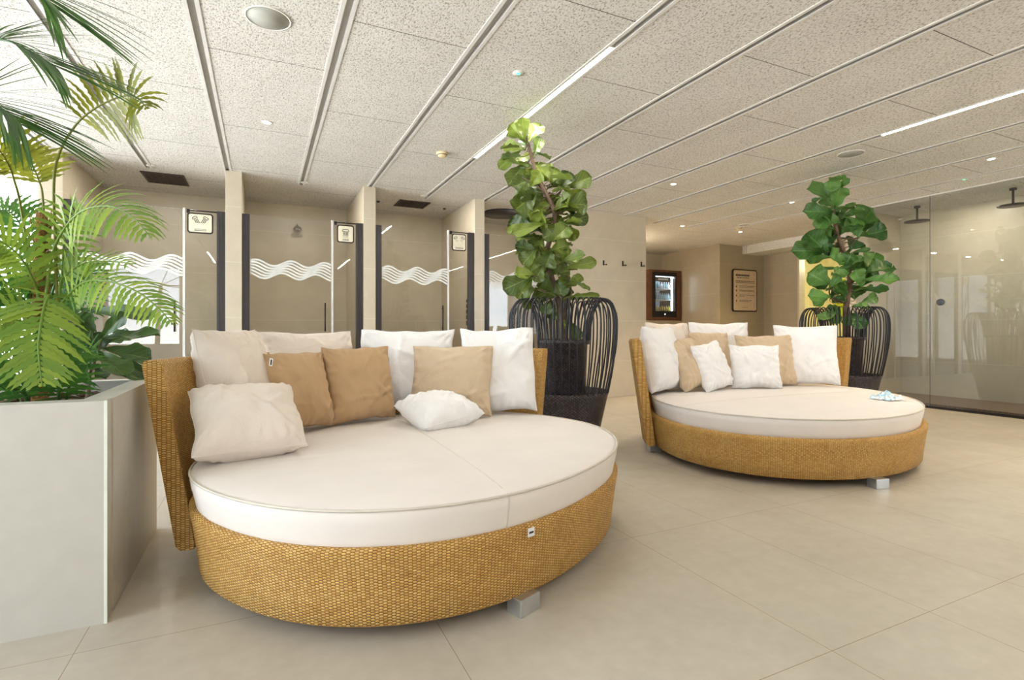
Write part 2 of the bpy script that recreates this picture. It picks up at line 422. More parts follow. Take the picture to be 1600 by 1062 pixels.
# ---- frameless glass wall on the right
gw = thing('glass_wall', 'clear floor to ceiling glass wall at the right with one upright joint', 'glass wall', (7.7, .5, 0))
for y0, y1 in ((3.815, 4.75), (.0, 3.808), (-3.6, -.006)):
    MB().box((7.7, y0, .02), (7.71, y1, H-.01)).build('glass_pane', M['glass_wall'], gw)
for jy in (3.8085, -.006): MB().box((7.699, jy, .02), (7.711, jy+.006, H-.01)).build('joint_seal', M['jamb'], gw)
MB().box((7.69, -3.6, 0), (7.76, 4.75, .03)).build('bottom_rail', M['black'], gw)
MB().box((7.69, -3.6, H-.015), (7.72, 4.75, H)).build('top_rail', M['alu'], gw)
kb = MB(); kb.lathe([(0, 0), (.042, 0), (.042, .02), (0, .02)], (0, 0, 0), 24)
o = kb.build('round_handle', simple('slate_disc', srgb(88, 96, 110), .3, .3), None)
o.matrix_world = Matrix.Translation((7.70, 3.69, 1.345)) @ Matrix.Rotation(-PI/2, 4, 'Y')
o.parent = gw; o.matrix_parent_inverse = Matrix.Translation(gw.location).inverted()

# rain shower heads behind the glass
def rain_head(x, y, label, r=.15, drop=.2):
    t = thing('rain_shower_head', label, 'shower head', (x, y, H), 'rain shower heads behind the glass wall')
    MB().lathe([(0, 0), (.035, 0), (.035, -.025), (0, -.025)], (x, y, H), 20).build('ceiling_flange', M['black'], t)
    MB().tube([(x, y, H-.02), (x, y, H-drop)], .013, 10).build('arm', M['black'], t)
    MB().lathe([(0, 0), (.025, -.0), (.03, -.015), (r, -.02), (r, -.03), (0, -.03)], (x, y, H-drop+.015), 32).build('spray_plate', M['black'], t)
rain_head(8.25, 4.24, 'dark rain shower head behind the glass, nearer the fig tree')
rain_head(8.25, 3.2, 'dark rain shower head behind the glass at the right edge of the photo')

# ================================================================= SHOWER DOORS
waves = M['frost']
def wave_band(x0, x1, y, parent, ph=0):
    mb = MB(); per = .36; k = 2*PI/per; A = .032; n = int((x1-x0)/.008)
    for i in range(6):
        phi = i*.33; zc = 1.745-i*.028; hw = .0105
        r0 = []; r1 = []
        for j in range(n+1):
            x = x0+(x1-x0)*j/n; z = zc+A*math.sin(k*(x-x0)+phi+ph)
            r0.append(Vector((x, y, z-hw))); r1.append(Vector((x, y, z+hw)))
        b0 = [p+Vector((0, .0008, 0)) for p in r0]; b1 = [p+Vector((0, .0008, 0)) for p in r1]
        mb.grid([r0, r1, b1, b0], close_v=True, smooth=False)
    return mb.build('wave_decal', M['frost'], parent)
cub = [(-1.742, -.361, 'first', 0), (-.202, 1.092, 'second', .6), (1.235, 2.516, 'third', .2), (2.652, 3.931, 'fourth', .9)]
prof = [-.756, .728, 2.148, 3.58]
where = ['in the cubicle nearest the planter', 'in the second cubicle from the left', 'in the third cubicle from the left', 'in the cubicle behind the caged fig tree']
for i, (a, b, nm, ph) in enumerate(cub):
    t = thing('shower_door', 'glass shower door with white wave band %s' % where[i], 'shower door', ((a+b)/2, 6.5, 0), 'glass fronts of the shower cubicles')
    for x0, x1 in ((a+.002, a+.075), (b-.082, b-.002)):
        mb = MB().box((x0, 6.475, 0), (x1, 6.53, 2.27))
        mb.box((x0+.02, 6.468, 0), (x0+.024, 6.475, 2.27)); mb.box((x0+.05, 6.468, 0), (x0+.054, 6.475, 2.27))
        mb.build('jamb', M['jamb'], t)
    gp = MB().box((a+.075, 6.488, .01), (prof[i], 6.496, 2.27)).build('door_leaf', M['glass'], t)
    wave_band(a+.08, prof[i]-.004, 6.486, gp, ph)
    MB().box((prof[i], 6.478, .01), (prof[i]+.022, 6.506, 2.28)).build('edge_profile', M['alu'], t)
    MB().box((prof[i]+.022, 6.488, .01), (b-.082, 6.496, 2.25)).build('fixed_pane', M['glass'], t)
    r = MB().tube([(prof[i]+.05, 6.50, 2.265), (b-.03, 6.50, 2.262)], .007, 8); r.box((prof[i]+.035, 6.484, 2.235), (prof[i]+.062, 6.512, 2.272))
    r.build('stay_rod', M['black'], t)
    hx = prof[i]-.07
    hb = MB().tube([(hx, 6.455, .98), (hx, 6.455, 1.31)], .008, 8); hb.tube([(hx, 6.455, 1.02), (hx, 6.49, 1.02)], .006, 8); hb.tube([(hx, 6.455, 1.27), (hx, 6.49, 1.27)], .006, 8)
    hb.build('handle', M['black'], t)

# framed pictogram signs on the fixed panes
def rrect(mb, x0, x1, z0, z1, y, r, mi=0, th=.004):
    pts = []
    for cx, cz, a0 in ((x1-r, z1-r, 0), (x0+r, z1-r, 90), (x0+r, z0+r, 180), (x1-r, z0+r, 270)):
        for k in range(5):
            a = math.radians(a0+k*22.5); pts.append((cx+r*math.cos(a), cz+r*math.sin(a)))
    f = [mb.bm.verts.new((p[0], y, p[1])) for p in pts]; bk = [mb.bm.verts.new((p[0], y+th, p[1])) for p in pts]
    q = mb.bm.faces.new(f); q.material_index = mi; q = mb.bm.faces.new(bk[::-1]); q.material_index = mi
    n = len(pts)
    for k in range(n): q = mb.bm.faces.new((f[k], bk[k], bk[(k+1) % n], f[(k+1) % n])); q.material_index = mi
M['sign_face'] = simple('ivory_sign_face', srgb(238, 232, 208), .5)
M['sign_frame'] = simple('dark_sign_frame', srgb(50, 36, 28), .5)
M['poster_face'] = simple('pinkish_poster_face', srgb(222, 202, 178), .6)
def dashes(mb, x0, x1, z, y, h, seed, lo=.006, hi=.018, gap=.004):
    rr = random.Random(seed); x = x0
    while x < x1:
        w = rr.uniform(lo, hi); mb.box((x, y-.001, z-h/2), (min(x+w, x1), y, z+h/2)); x += w+gap
def sign(x0, x1, z0, z1, kind, label):
    y = 6.470
    t = thing('pictogram_sign', label, 'sign', ((x0+x1)/2, y, z0), 'pictogram signs on the shower glass')
    f = MB(); rrect(f, x0, x1, z0, z1, y+.004, .028); f.build('frame', M['sign_frame'], t)
    p = MB(); rrect(p, x0+.014, x1-.014, z0+.014, z1-.014, y, .018); p.build('plate', M['sign_face'], t)
    k = MB(); cx = (x0+x1)/2; w = x1-x0
    def seg(a, b, r=.0028): k.tube([(a[0], y-.001, a[1]), (b[0], y-.001, b[1])], r, 4)
    if kind == 'rain':
        zt = z1-.065
        P = [(cx-.034, zt-.014), (cx-.036, zt+.004), (cx-.028, zt+.012), (cx+.03, zt+.012), (cx+.036, zt+.004), (cx+.034, zt-.014), (cx-.034, zt-.014)]
        for u, v in zip(P, P[1:]): seg(u, v)
        for q in range(5):
            xx = cx-.026+q*.013; seg((xx, zt-.02), (xx, zt-.06)); seg((xx, zt-.067), (xx, zt-.071)); seg((xx, zt-.078), (xx, zt-.081))
    else:
        for s in (-1, 1):
            hx, hz = cx+s*.05, z1-.055
            d = Vector((-s*.5, -.87)); n_ = Vector((d.y, -d.x)) if s > 0 else Vector((-d.y, d.x))
            def pt(u, v): return (hx+d.x*v+n_.x*u, hz+d.y*v+n_.y*u)
            P = [pt(-.022, .006), pt(-.024, -.006), pt(-.016, -.014), pt(.016, -.014), pt(.024, -.006), pt(.022, .006), pt(-.022, .006)]
            for u, v in zip(P, P[1:]): seg(u, v)
            for q in range(3):
                u = -.014+q*.014
                if kind == 'jets': seg(pt(u, .014), pt(u, .05+.008*q))
                else:
                    for v in (.016, .03, .044): seg(pt(u, v), pt(u, v+.004))
    wd = .034 if kind == 'rain' else .055
    dashes(k, cx-wd, cx+wd, z0+.045, y, .005, 3, .003, .006, .004); dashes(k, cx-wd, cx+wd, z0+.032, y, .007, 5, .008, .014, .002)
    k.build('pictogram', M['ink'], t)
sign(-.715, -.475, 2.02, 2.235, 'jets', 'square sign showing two slanted spray heads with long jets, in the leftmost cubicle')
sign(.79, .985, 2.025, 2.235, 'rain', 'square sign showing one rain head with falling jets, in the second cubicle')
sign(2.205, 2.40, 2.02, 2.24, 'mist', 'square sign showing two small spray heads with dotted mist, in the third cubicle')

# cubicle fittings
t = thing('wall_shower_head', 'small chrome shower head on the back wall of the second cubicle', 'shower head', (.43, YB, 2.4))
MB().tube([(.43, YB, 2.42), (.43, YB-.08, 2.44), (.43, YB-.14, 2.40)], .012, 8).build('arm', M['chrome'], t)
MB().lathe([(0, .02), (.03, .015), (.065, -.03), (.062, -.045), (0, -.045)], (.43, YB-.16, 2.39), 20).build('rose', M['chrome'], t)
t = thing('ceiling_shower_head', 'large dark round rain head under the ceiling of the cubicle behind the caged fig', 'shower head', (3.2, 7.1, H))
MB().lathe([(0, 0), (.29, 0), (.29, -.03), (0, -.035)], (3.2, 7.1, H), 40).build('rain_plate', M['jamb'], t)
t = thing('shower_control_panel', 'narrow black push button panel on the pier side inside the third cubicle', 'shower control', (2.516, 6.72, 1.06))
MB().box((2.500, 6.69, 1.06), (2.516, 6.75, 1.41)).build('plate', M['black'], t, .003)
for z in (1.12, 1.195, 1.27, 1.345):
    MB().box((2.495, 6.708, z), (2.5, 6.732, z+.024)).build('button', M['silver'], t)
for x, z, s in ((-1.06, 1.17, 'upper'), (-1.06, .86, 'lower')):
    top(MB().tube([(x, YB, z), (x, YB-.05, z)], .028, 14), 'shower_valve', M['chrome'], '%s chrome valve knob on the back wall of the leftmost cubicle' % s, 'valve', 'chrome valves in the leftmost cubicle')

def vent(x0, x1, y0, y1, label):
    t = thing('ceiling_vent', label, 'vent', ((x0+x1)/2, (y0+y1)/2, H), 'brown ceiling vents over the showers')
    f = MB().box((x0, y0, H-.008), (x1, y0+.02, H)).box((x0, y1-.02, H-.008), (x1, y1, H)).box((x0, y0, H-.008), (x0+.02, y1, H)).box((x1-.02, y0, H-.008), (x1, y1, H))
    f.build('frame', M['vent'], t)
    g_ = MB(); n = 12
    for k in range(1, n): yy = y0+(y1-y0)*k/n; g_.box((x0+.01, yy-.006, H-.007), (x1-.01, yy+.006, H-.002))
    for k in range(1, 6): xx = x0+(x1-x0)*k/6; g_.box((xx-.003, y0, H-.0075), (xx+.003, y1, H-.004))
    g_.box((x0+.01, y0+.01, H-.0015), (x1-.01, y1-.01, H-.0005)); g_.build('grille', M['vent'], t)
vent(-1.2, -.79, 6.88, 7.36, 'brown slatted vent in the ceiling over the leftmost cubicle')
vent(1.64, 2.06, 6.93, 7.31, 'brown slatted vent in the ceiling over the third cubicle')
for ry_, wh in ((3.72, 'between the two rain heads'), (2.5, 'past the right rain head'), (.9, 'farthest right')):  # added lamps that lighten the dim shower room behind the glass
    so_ = thing('added_fill_lamp', 'added fill lamp in the ceiling behind the glass wall, '+wh, 'ceiling light', (8.22, ry_, H), 'added fill lamps behind the glass wall')
    MB().lathe([(0, 0), (.035, 0), (.033, -.004), (0, -.004)], (8.22, ry_, H), 20).build('lens', M['white_plastic'], so_)
    sp = bpy.data.lights.new('bulb', 'AREA'); sp.shape = 'DISK'; sp.size = .06; sp.energy = 8*LAMP; sp.color = (1, .92, .80)
    lo = bpy.data.objects.new('bulb', sp); lo.location = (8.22, ry_, H-.012); link(lo, so_)
so_ = thing('ceiling_lamp', 'added warm fill lamp on the recess ceiling behind the hook wall', 'ceiling light', (5.9, 8.2, H))  # hidden lamp added to warm and brighten the recess ceiling
MB().lathe([(0, 0), (.12, 0), (.11, -.04), (0, -.05)], (5.9, 8.2, H), 24).build('shade', emis('recess_fill_glow', (1, .84, .6), 6), so_)
sp = bpy.data.lights.new('bulb', 'POINT'); sp.energy = 36*LAMP; sp.color = (1, .84, .62); sp.shadow_soft_size = .1
lo = bpy.data.objects.new('bulb', sp); lo.location = (5.9, 8.2, H-.35); link(lo, so_)
for cx_ in (-1.05, .45, 1.88, 3.3):  # lamps added to brighten the dark cubicle interiors
    sp = bpy.data.lights.new('cubicle_fill', 'AREA'); sp.shape = 'DISK'; sp.size = .09; sp.energy = 9*LAMP; sp.color = (1, .92, .80)
    so_ = thing('added_fill_lamp', {-1.05: 'added fill lamp in the ceiling of the leftmost cubicle', .45: 'added fill lamp in the ceiling of the second cubicle', 1.88: 'added fill lamp in the ceiling of the third cubicle', 3.3: 'added fill lamp in the ceiling of the cubicle behind the caged fig'}[cx_], 'ceiling light', (cx_, 6.62, H), 'added fill lamps over the showers')
    MB().lathe([(0, 0), (.05, 0), (.048, -.004), (0, -.004)], (cx_, 6.62, H), 20).build('lens', M['white_plastic'], so_)
    lo = bpy.data.objects.new('bulb', sp); lo.location = (cx_, 6.62, H-.012); link(lo, so_)
for x, y, lb in ((1.40, 7.15, 'tiny sprinkler cap in the ceiling beside the second pier'), (2.33, 7.17, 'tiny sprinkler cap in the ceiling right of the third cubicle vent')):
    top(MB().lathe([(0, 0), (.022, 0), (.018, -.018), (0, -.022)], (x, y, H), 14), 'sprinkler', M['jamb'], lb, 'sprinkler', 'ceiling sprinklers over the showers')

# coat hooks
for i, x in enumerate((4.19, 4.546, 4.894, 5.242)):
    z = 1.975+.008*i
    t = thing('coat_hook', ['black wall hook half hidden by fig leaves', 'black wall hook, second from the left on the beige wall', 'black wall hook, third from the left on the beige wall', 'black wall hook nearest the wall corner'][i], 'hook', (x, YF, z), 'coat hooks on the beige wall')
    MB().box((x-.014, YF-.012, z-.035), (x+.008, YF, z+.04)).build('back_plate', M['black'], t, .003)
    mb = MB().tube([(x, YF-.01, z-.025), (x+.012, YF-.045, z-.027)], .006, 8); mb.lathe([(0, -.011), (.010, -.008), (.012, 0), (.010, .008), (0, .011)], (x+.016, YF-.05, z-.027), 12)
    mb.build('peg', M['black'], t)

# ================================================================= CEILING FITTINGS
def led(x, y0, y1, label):
    t = thing('led_strip_light', label, 'ceiling light', (x, (y0+y1)/2, H), 'glowing light strips in the ceiling channels')
    MB().box((x-.017, y0, H+.0), (x+.017, y1, H+.012)).build('diffuser', emis('led_glow', (1.0, .95, .88), 120*LAMP), t)
    MB().box((x-.018, y0-.01, H-.002), (x+.018, y0, H+.014)).build('end_cap', M['alu'], t); MB().box((x-.018, y1, H-.002), (x+.018, y1+.01, H+.014)).build('end_cap', M['alu'], t)
led(strips[7], 2.65, 4.93, 'warm glowing light strip set in the ceiling channel above the caged fig tree')
led(strips[11], .7, 2.82, 'warm glowing light strip in the ceiling at the right edge')
led(strips[3], -2.6, -.4, 'added unseen light strip above and behind the viewer, left one')  # three unseen strips added for brightness, following line reflections in the doors
led(strips[7], -2.6, -.4, 'added unseen light strip above and behind the viewer, middle one')
led(strips[11], -2.8, -.6, 'added unseen light strip above and behind the viewer, right one')

def spk(x, y, r, label):
    t = thing('ceiling_speaker', label, 'speaker', (x, y, H), 'round ceiling speakers')
    MB().lathe([(r-.008, 0), (r, 0), (r, -.006), (r-.008, -.006), (r-.008, 0)], (x, y, H), 40).build('rim', M['white_plastic'], t)
    MB().lathe([(0, 0), (r-.008, 0), (r-.008, -.004), (0, -.004)], (x, y, H), 40).build('grille', M['speaker'], t)
spk(.03, 3.21, .118, 'large round grey speaker in the ceiling at top left')
spk(5.2, 3.25, .118, 'round grey speaker in the ceiling above the far daybed')
spk(7.15, 6.2, .1, 'small far round speaker in the ceiling near the recess')

def smoke(x, y, label):
    t = thing('smoke_detector', label, 'smoke detector', (x, y, H), 'cream smoke detectors')
    MB().lathe([(0, 0), (.058, 0), (.058, -.014), (0, -.014)], (x, y, H), 28).build('mount', M['cream_plastic'], t)
    MB().lathe([(.048, -.014), (.05, -.02), (.036, -.04), (.02, -.048), (0, -.048)], (x, y, H), 28).build('sensor_dome', M['cream_plastic'], t)
    MB().lathe([(.0505, -.022), (.047, -.027), (.0495, -.022)], (x, y, H), 28).build('slot', M['ink'], t)
smoke(1.58, 4.93, 'cream smoke detector on the ceiling left of the tall caged fig tree')
smoke(7.27, 6.43, 'cream smoke detector on the far ceiling above the framed notice')

def down(x, y, label, en=22):
    t = thing('downlight', label, 'ceiling light', (x, y, H), 'small warm ceiling downlights')
    MB().lathe([(.03, 0), (.042, 0), (.042, -.004), (.03, -.004), (.03, 0)], (x, y, H), 24).build('ring', M['white_plastic'], t)
    MB().lathe([(0, -.001), (.029, -.001), (.029, -.003), (0, -.003)], (x, y, H), 20).build('lens', emis('downlight_glow', (1.0, .86, .64), 18*LAMP), t)
    l = bpy.data.lights.new('bulb', 'SPOT'); l.energy = en*LAMP; l.color = (1.0, .74, .42); l.spot_size = 2.0; l.spot_blend = .8; l.shadow_soft_size = .03
    o = bpy.data.objects.new('bulb', l); o.location = (x, y, H-.02); link(o, t)
down(.034, 4.83, 'small round downlight in the ceiling above the near daybed cushions', 8)
down(4.386, 4.82, 'small round downlight in the ceiling right of the tall fig tree', 70)
down(6.47, 4.83, 'small round downlight in the ceiling left of the far fig tree', 70)
down(6.634, 2.743, 'small round downlight in the ceiling at the far right, above the green light', 70)
down(6.297, 6.71, 'small round downlight nearest the tall hook wall corner in the far ceiling', 90)
down(7.592, 6.67, 'small round downlight beside the far smoke detector', 100)
down(6.3, 0.6, 'added fill downlight out of frame at the right', 70)  # added lamp, out of view, brightening the right side
down(4.2, 0.6, 'added fill downlight out of frame above the viewer right', 40)  # second added lamp out of view, raising the brightness
for x, y, lb in ((1.551, 3.18, 'tiny green indicator light in the ceiling near the long light strip'), (7.253, 3.25, 'tiny green indicator light in the ceiling near the glass wall')):
    t = thing('emergency_light', lb, 'indicator light', (x, y, H), 'green indicator lights in the ceiling')
    MB().lathe([(0, 0), (.04, 0), (.04, -.004), (0, -.004)], (x, y, H), 24).build('cover', M['white_plastic'], t)
    MB().lathe([(0, -.004), (.012, -.004), (.012, -.007), (0, -.007)], (x, y, H), 14).build('diode', emis('green_glow', (.1, 1, .45), 3), t)

# ================================================================= NOTICE, FRIDGE, DOORWAY
t = thing('framed_notice', 'tall framed notice with dark border on the far beige wall', 'notice', (8.98, 7.78, 1.37))
f = MB(); rrect(f, 8.63, 9.33, 1.37, 2.24, 7.775, .05, 0, .025); f.build('frame', M['sign_frame'], t)
p = MB(); rrect(p, 8.655, 9.305, 1.395, 2.215, 7.77, .035); p.build('sheet', M['poster_face'], t)
k = MB(); y = 7.769
dashes(k, 8.71, 9.10, 2.115, y, .035, 11, .02, .04, .008); dashes(k, 8.74, 9.08, 2.065, y, .022, 12, .012, .03, .02)
dashes(k, 8.71, 9.25, 1.995, y, .014, 13, .02, .06, .008); dashes(k, 8.71, 9.25, 1.965, y, .01, 14, .02, .06, .012)
for q, z in enumerate((1.885, 1.80, 1.70, 1.59)):
    k.box((8.715, y-.001, z-.018), (8.735, y, z+.014)); k.box((8.725, y-.001, z-.004), (8.75, y, z+.004))
    dashes(k, 8.81, 9.24 if q < 3 else 9.16, z+.012, y, .009, 20+q, .02, .06, .01); dashes(k, 8.81, [9.2, 9.25, 8.95, 9.1][q], z-.012, y, .008, 30+q, .02, .06, .01)
dashes(k, 8.9, 9.06, 1.455, y, .015, 44, .01, .014, .03)
k.build('lettering', M['ink'], t)

struct('wall_plinth', (7.3, 8.87, 0), (8.3, 9.5, 1.2), M['wall_brown'])
M['walnut'] = simple('walnut_veneer', srgb(92, 58, 40), .4, 0, None, .25)
t = thing('drinks_fridge', 'glass fronted drinks fridge in a brown wood surround in the far recess', 'fridge', (7.85, 9.1, 1.2))
mb = MB().box((7.40, 8.85, 1.2), (7.47, 9.45, 2.28)).box((8.15, 8.85, 1.2), (8.275, 9.45, 2.28)).box((7.47, 8.85, 2.24), (8.15, 9.45, 2.28)).box((7.47, 8.85, 1.2), (8.15, 9.45, 1.27))
mb.build('surround', M['walnut'], t)
mb = MB().box((7.47, 8.86, 1.27), (7.57, 9.4, 2.24)).box((8.12, 8.86, 1.27), (8.15, 9.4, 2.24)).box((7.57, 8.86, 2.15), (8.12, 9.4, 2.24)).box((7.57, 8.86, 1.27), (8.12, 9.4, 1.40)).box((7.57, 9.38, 1.4), (8.12, 9.4, 2.15))
mb.build('cabinet', M['black'], t)
MB().box((7.575, 9.36, 1.405), (8.115, 9.378, 2.145)).build('back_liner', simple('cold_white_liner', srgb(190, 205, 220), .4), t)
MB().box((8.03, 8.88, 1.41), (8.06, 8.90, 2.14)).box((7.575, 8.9, 2.12), (8.1, 8.96, 2.14)).build('tube_light', emis('fridge_glow', (.75, .88, 1.0), 16), t)
for z in (1.64, 1.88): MB().box((7.575, 8.9, z), (8.1, 9.36, z+.012)).build('shelf', M['white_plastic'], t)
MB().box((7.60, 8.88, 2.04), (8.0, 8.9, 2.135)).build('header_card', M['ink'], t)
MB().box((7.66, 8.878, 2.07), (7.93, 8.88, 2.10)).build('header_lettering', M['label'], t)
MB().box((7.57, 8.862, 1.4), (8.12, 8.868, 2.15)).build('door_glass', M['pane'], t)
MB().box((7.82, 8.855, 1.325), (7.835, 8.86, 1.345)).build('power_light', emis('power_glow', (.6, .8, 1), 6), t)
ORD = ['leftmost', 'second from the left', 'third from the left', 'fourth from the left', 'fifth from the left', 'sixth from the left', 'seventh from the left', 'rightmost']
def bottle(x, y, z, mat, cap, label, group, h=.17, r=.022):
    o_ = MB().lathe([(0, 0), (r, 0), (r, h*.62), (r*.45, h*.8), (r*.4, h*.97), (0, h*.97)], (x, y, z), 12).build('bottle', mat)
    tag(o_, label, 'bottle', group)
    MB().lathe([(0, h*.93), (r*.48, h*.93), (r*.48, h), (0, h)], (x, y, z), 10).build('cap', cap, o_)
M['water'] = simple('clear_blue_bottle', srgb(150, 190, 205), .1); M['teal'] = simple('teal_bottle', srgb(40, 130, 150), .2)
M['amber'] = simple('yellow_drink', srgb(190, 170, 50), .2); M['cap_dark'] = simple('dark_cap', srgb(40, 50, 70), .4)
for i in range(7):
    bottle(7.63+i*.063, 8.95, 1.892, [M['water'], M['teal'], M['water'], M['label'], M['water'], M['water'], M['label']][i], M['label'], ORD[i if i < 6 else 7]+' bottle on the top shelf of the drinks fridge', 'bottles on the fridge top shelf', .135)
for i in range(8):
    bottle(7.62+i*.055, 8.95, 1.652, M['water'], M['cap_dark'], 'dark-capped water bottle, '+ORD[i]+' on the fridge middle shelf', 'bottles on the fridge middle shelf', .15)
for i in range(7):
    bottle(7.63+i*.063, 8.95, 1.41, M['amber'], M['cap_dark'], 'yellow drink bottle, '+ORD[i if i < 6 else 7]+' on the fridge bottom shelf', 'yellow bottles on the fridge bottom shelf', .12)

# things in the yellow room
t = thing('wall_poster', 'yellow green printed panel glimpsed through the doorway behind the far fig', 'poster', (12.38, 7.4, 1.2))
MB().box((12.36, 7.2, 1.3), (12.40, 8.1, 2.2)).build('panel', simple('lime_print', srgb(196, 206, 40), .5), t)
p = MB()
for a, b, c, d in ((7.25, 7.4, 1.9, 2.1), (7.5, 7.7, 1.7, 1.95), (7.3, 7.6, 1.4, 1.6), (7.8, 8.0, 2.0, 2.15)): p.box((12.355, a, c), (12.36, b, d))
p.build('print_blocks', M['label'], t)
t = thing('ceiling_lamp', 'warm yellow lamp on the ceiling of the room behind the doorway', 'ceiling light', (11.0, 6.2, H))
MB().lathe([(0, 0), (.15, 0), (.14, -.05), (0, -.06)], (11.0, 6.2, H), 24).build('shade', emis('yellow_lamp_glow', (1, .93, .66), 8), t)
l = bpy.data.lights.new('bulb', 'POINT'); l.energy = 70; l.color = (1, .93, .66); l.shadow_soft_size = .12
o = bpy.data.objects.new('bulb', l); o.location = (11.0, 6.2, H-.25); link(o, t)

# ================================================================= PLANTER
PX0, PX1, PY0, PY1, PZ = -2.45, -.48, 2.22, 3.16, .758
t = thing('planter_box', 'large pale stone planter box at the left filled with ferns', 'planter', ((PX0+PX1)/2, (PY0+PY1)/2, 0))
w = .085
mb = MB().box((PX0, PY0, .0), (PX1-.006, PY0+w, PZ)).box((PX0, PY1-w, 0), (PX1, PY1, PZ)).box((PX0, PY0+w, 0), (PX0+w, PY1-w, PZ)).box((PX1-w, PY0+w, 0), (PX1, PY1-w, PZ))
mb.build('shell', M['planter'], t)
MB().box((PX1-.008, PY0-.002, 0), (PX1+.001, PY0+.005, PZ+.001)).build('corner_trim', M['planter_edge'], t)
mb = MB(); n = 30; rows = []
for i in range(n+1):
    rows.append([Vector((PX0+w+(PX1-PX0-2*w)*i/n, PY0+w+(PY1-PY0-2*w)*j/14, PZ-.07+.03*noise.noise(Vector((i*.5, j*.6, 0))))) for j in range(15)])
mb.grid(rows); s_ = mb.build('soil', M['soil'], t)
# bark chips on the soil (loose chips too many to count)
mb = MB(); rr = random.Random(4)
for i in range(380):
    x = rr.uniform(PX0+w+.03, PX1-w-.03); yv = rr.uniform(PY0+w+.03, PY1-w-.03)
    R_ = Matrix.Rotation(rr.uniform(0, 6.3), 3, 'Z') @ Matrix.Rotation(rr.uniform(-.6, .6), 3, 'X'); a = rr.uniform(.008, .02)
    mb.box((-a, -a*.5, -.004), (a, a*.5, .004), R_, (x, yv, PZ-.045))
tag(mb.build('bark_chips', M['soil']), 'reddish bark chips covering the soil of the stone planter', 'bark chips', None, 'stuff')

# ---------------------------------------------------------------- foliage builders
def bez(P, n):
    """Catmull-Rom through the given points"""
    P = [Vector(p) for p in P]; Q = [P[0]*2-P[1]]+P+[P[-1]*2-P[-2]]; out = []
    seg = len(P)-1
    for i in range(n+1):
        s_ = i/n*seg; k = min(int(s_), seg-1); u = s_-k; a, b, c, d = Q[k:k+4]
        out.append(.5*((2*b)+(c-a)*u+(2*a-5*b+4*c-d)*u*u+(3*b-a-3*c+d)*u**3))
    return out

def add_pinna(mb, base, d, side_up, L, w, droop, teeth=True):
    """a serrated leaflet: d = direction, side_up = its blade normal-ish"""
    n = max(5, int(L/.012)) if teeth else 6
    d = d.normalized(); bn = d.cross(side_up).normalized(); prev = None
    up = Vector((0, 0, 1)); p = base.copy(); st = L/n; dd = d.copy()
    L1 = []; Cc = []; R1 = []
    for i in range(n+1):
        f = i/n; wid = w*1.2*(min(1, f*6+.3))*(1-f**2.4)**.75+.0006
        if teeth: wid *= (1.0 if i % 2 == 0 else .58)
        L1.append(p+bn*wid+side_up*.15*wid); R1.append(p-bn*wid+side_up*.15*wid); Cc.append(p.copy())
        dd = (dd-up*droop/n).normalized(); p = p+dd*st
    mb.grid([L1, Cc, R1], smooth=True)

def frond(name, mat, parent, pts, n_p, Lmax, w, droop=.5, facing=None, start=.2, ang=62, prof=None, stem_r=.006, teeth=True, fwd=.0):
    """stem plus two rows of leaflets"""
    path = bez(pts, 60); mb = MB()
    mb.tube(path, [stem_r*(1-.8*i/60)+.0008 for i in range(61)], 6)
    fc = Vector(facing).normalized() if facing is not None else Vector((0, 0, 1))
    a_ = math.radians(ang)
    for k in range(n_p):
        f = start+(1-start)*(k+.5)/n_p; i = min(59, int(f*60)); p = path[i].lerp(path[i+1], f*60-i)
        d = (path[min(60, i+2)]-path[max(0, i-1)]).normalized(); s_ = d.cross(fc).normalized(); nrm = s_.cross(d)
        g_ = (f-start)/(1-start); ll = Lmax*(prof(g_) if prof else (math.sin(PI*min(1, .16+g_*.86))**.7))
        for sg in (1, -1):
            dr = (d*(math.cos(a_)+fwd)+s_*sg*math.sin(a_)+nrm*.1+Vector((random.uniform(-.06, .06), random.uniform(-.06, .06), random.uniform(-.06, .06))))
            add_pinna(mb, p, dr, nrm, ll*random.uniform(.92, 1.06)+.006, w*(.6+.4*ll/Lmax), droop*random.uniform(.8, 1.2), teeth)
    return mb.build(name, [mat], parent, normals=False)

def fiddle_leaf(mb, base, tip, width, nrm, seed, cup=.18, curl=.15):
    base = Vector(base); tip = Vector(tip); d = tip-base; L = d.length; d.normalize()
    s_ = d.cross(nrm).normalized(); nn = s_.cross(d).normalized(); NU, NV = 10, 20; rows = []
    rr = random.Random(seed); ph = rr.uniform(0, 6)
    for i in range(NV+1):
        v = i/NV
        # violin outline: narrow near the stalk, waist, broad rounded end
        T = [(0, .03), (.08, .12), (.2, .32), (.35, .52), (.5, .74), (.62, .93), (.72, 1.0), (.82, .98), (.9, .82), (.96, .52), (1.0, .06)]
        for (v0, w0), (v1, w1) in zip(T, T[1:]):
            if v0 <= v <= v1: wv = w0+(w1-w0)*(v-v0)/(v1-v0)
        wv *= 1+.05*math.sin(v*21+ph)
        row = []
        for j in range(NU+1):
            u = j/NU*2-1
            z = cup*width*abs(u)**1.4-curl*L*(v**2)*.9+.085*width*wv*math.sin(v*15+ph+2.0*u)*abs(u)
            z += .006*L*math.sin(v*24-abs(u)*4)*(1-abs(u))
            row.append(base+d*(v*L)+s_*(u*width*.5*wv)+nn*z)
        rows.append(row)
    V = mb.grid(rows, uvf=lambda i, j: (j/NU*2-1, i/NV))

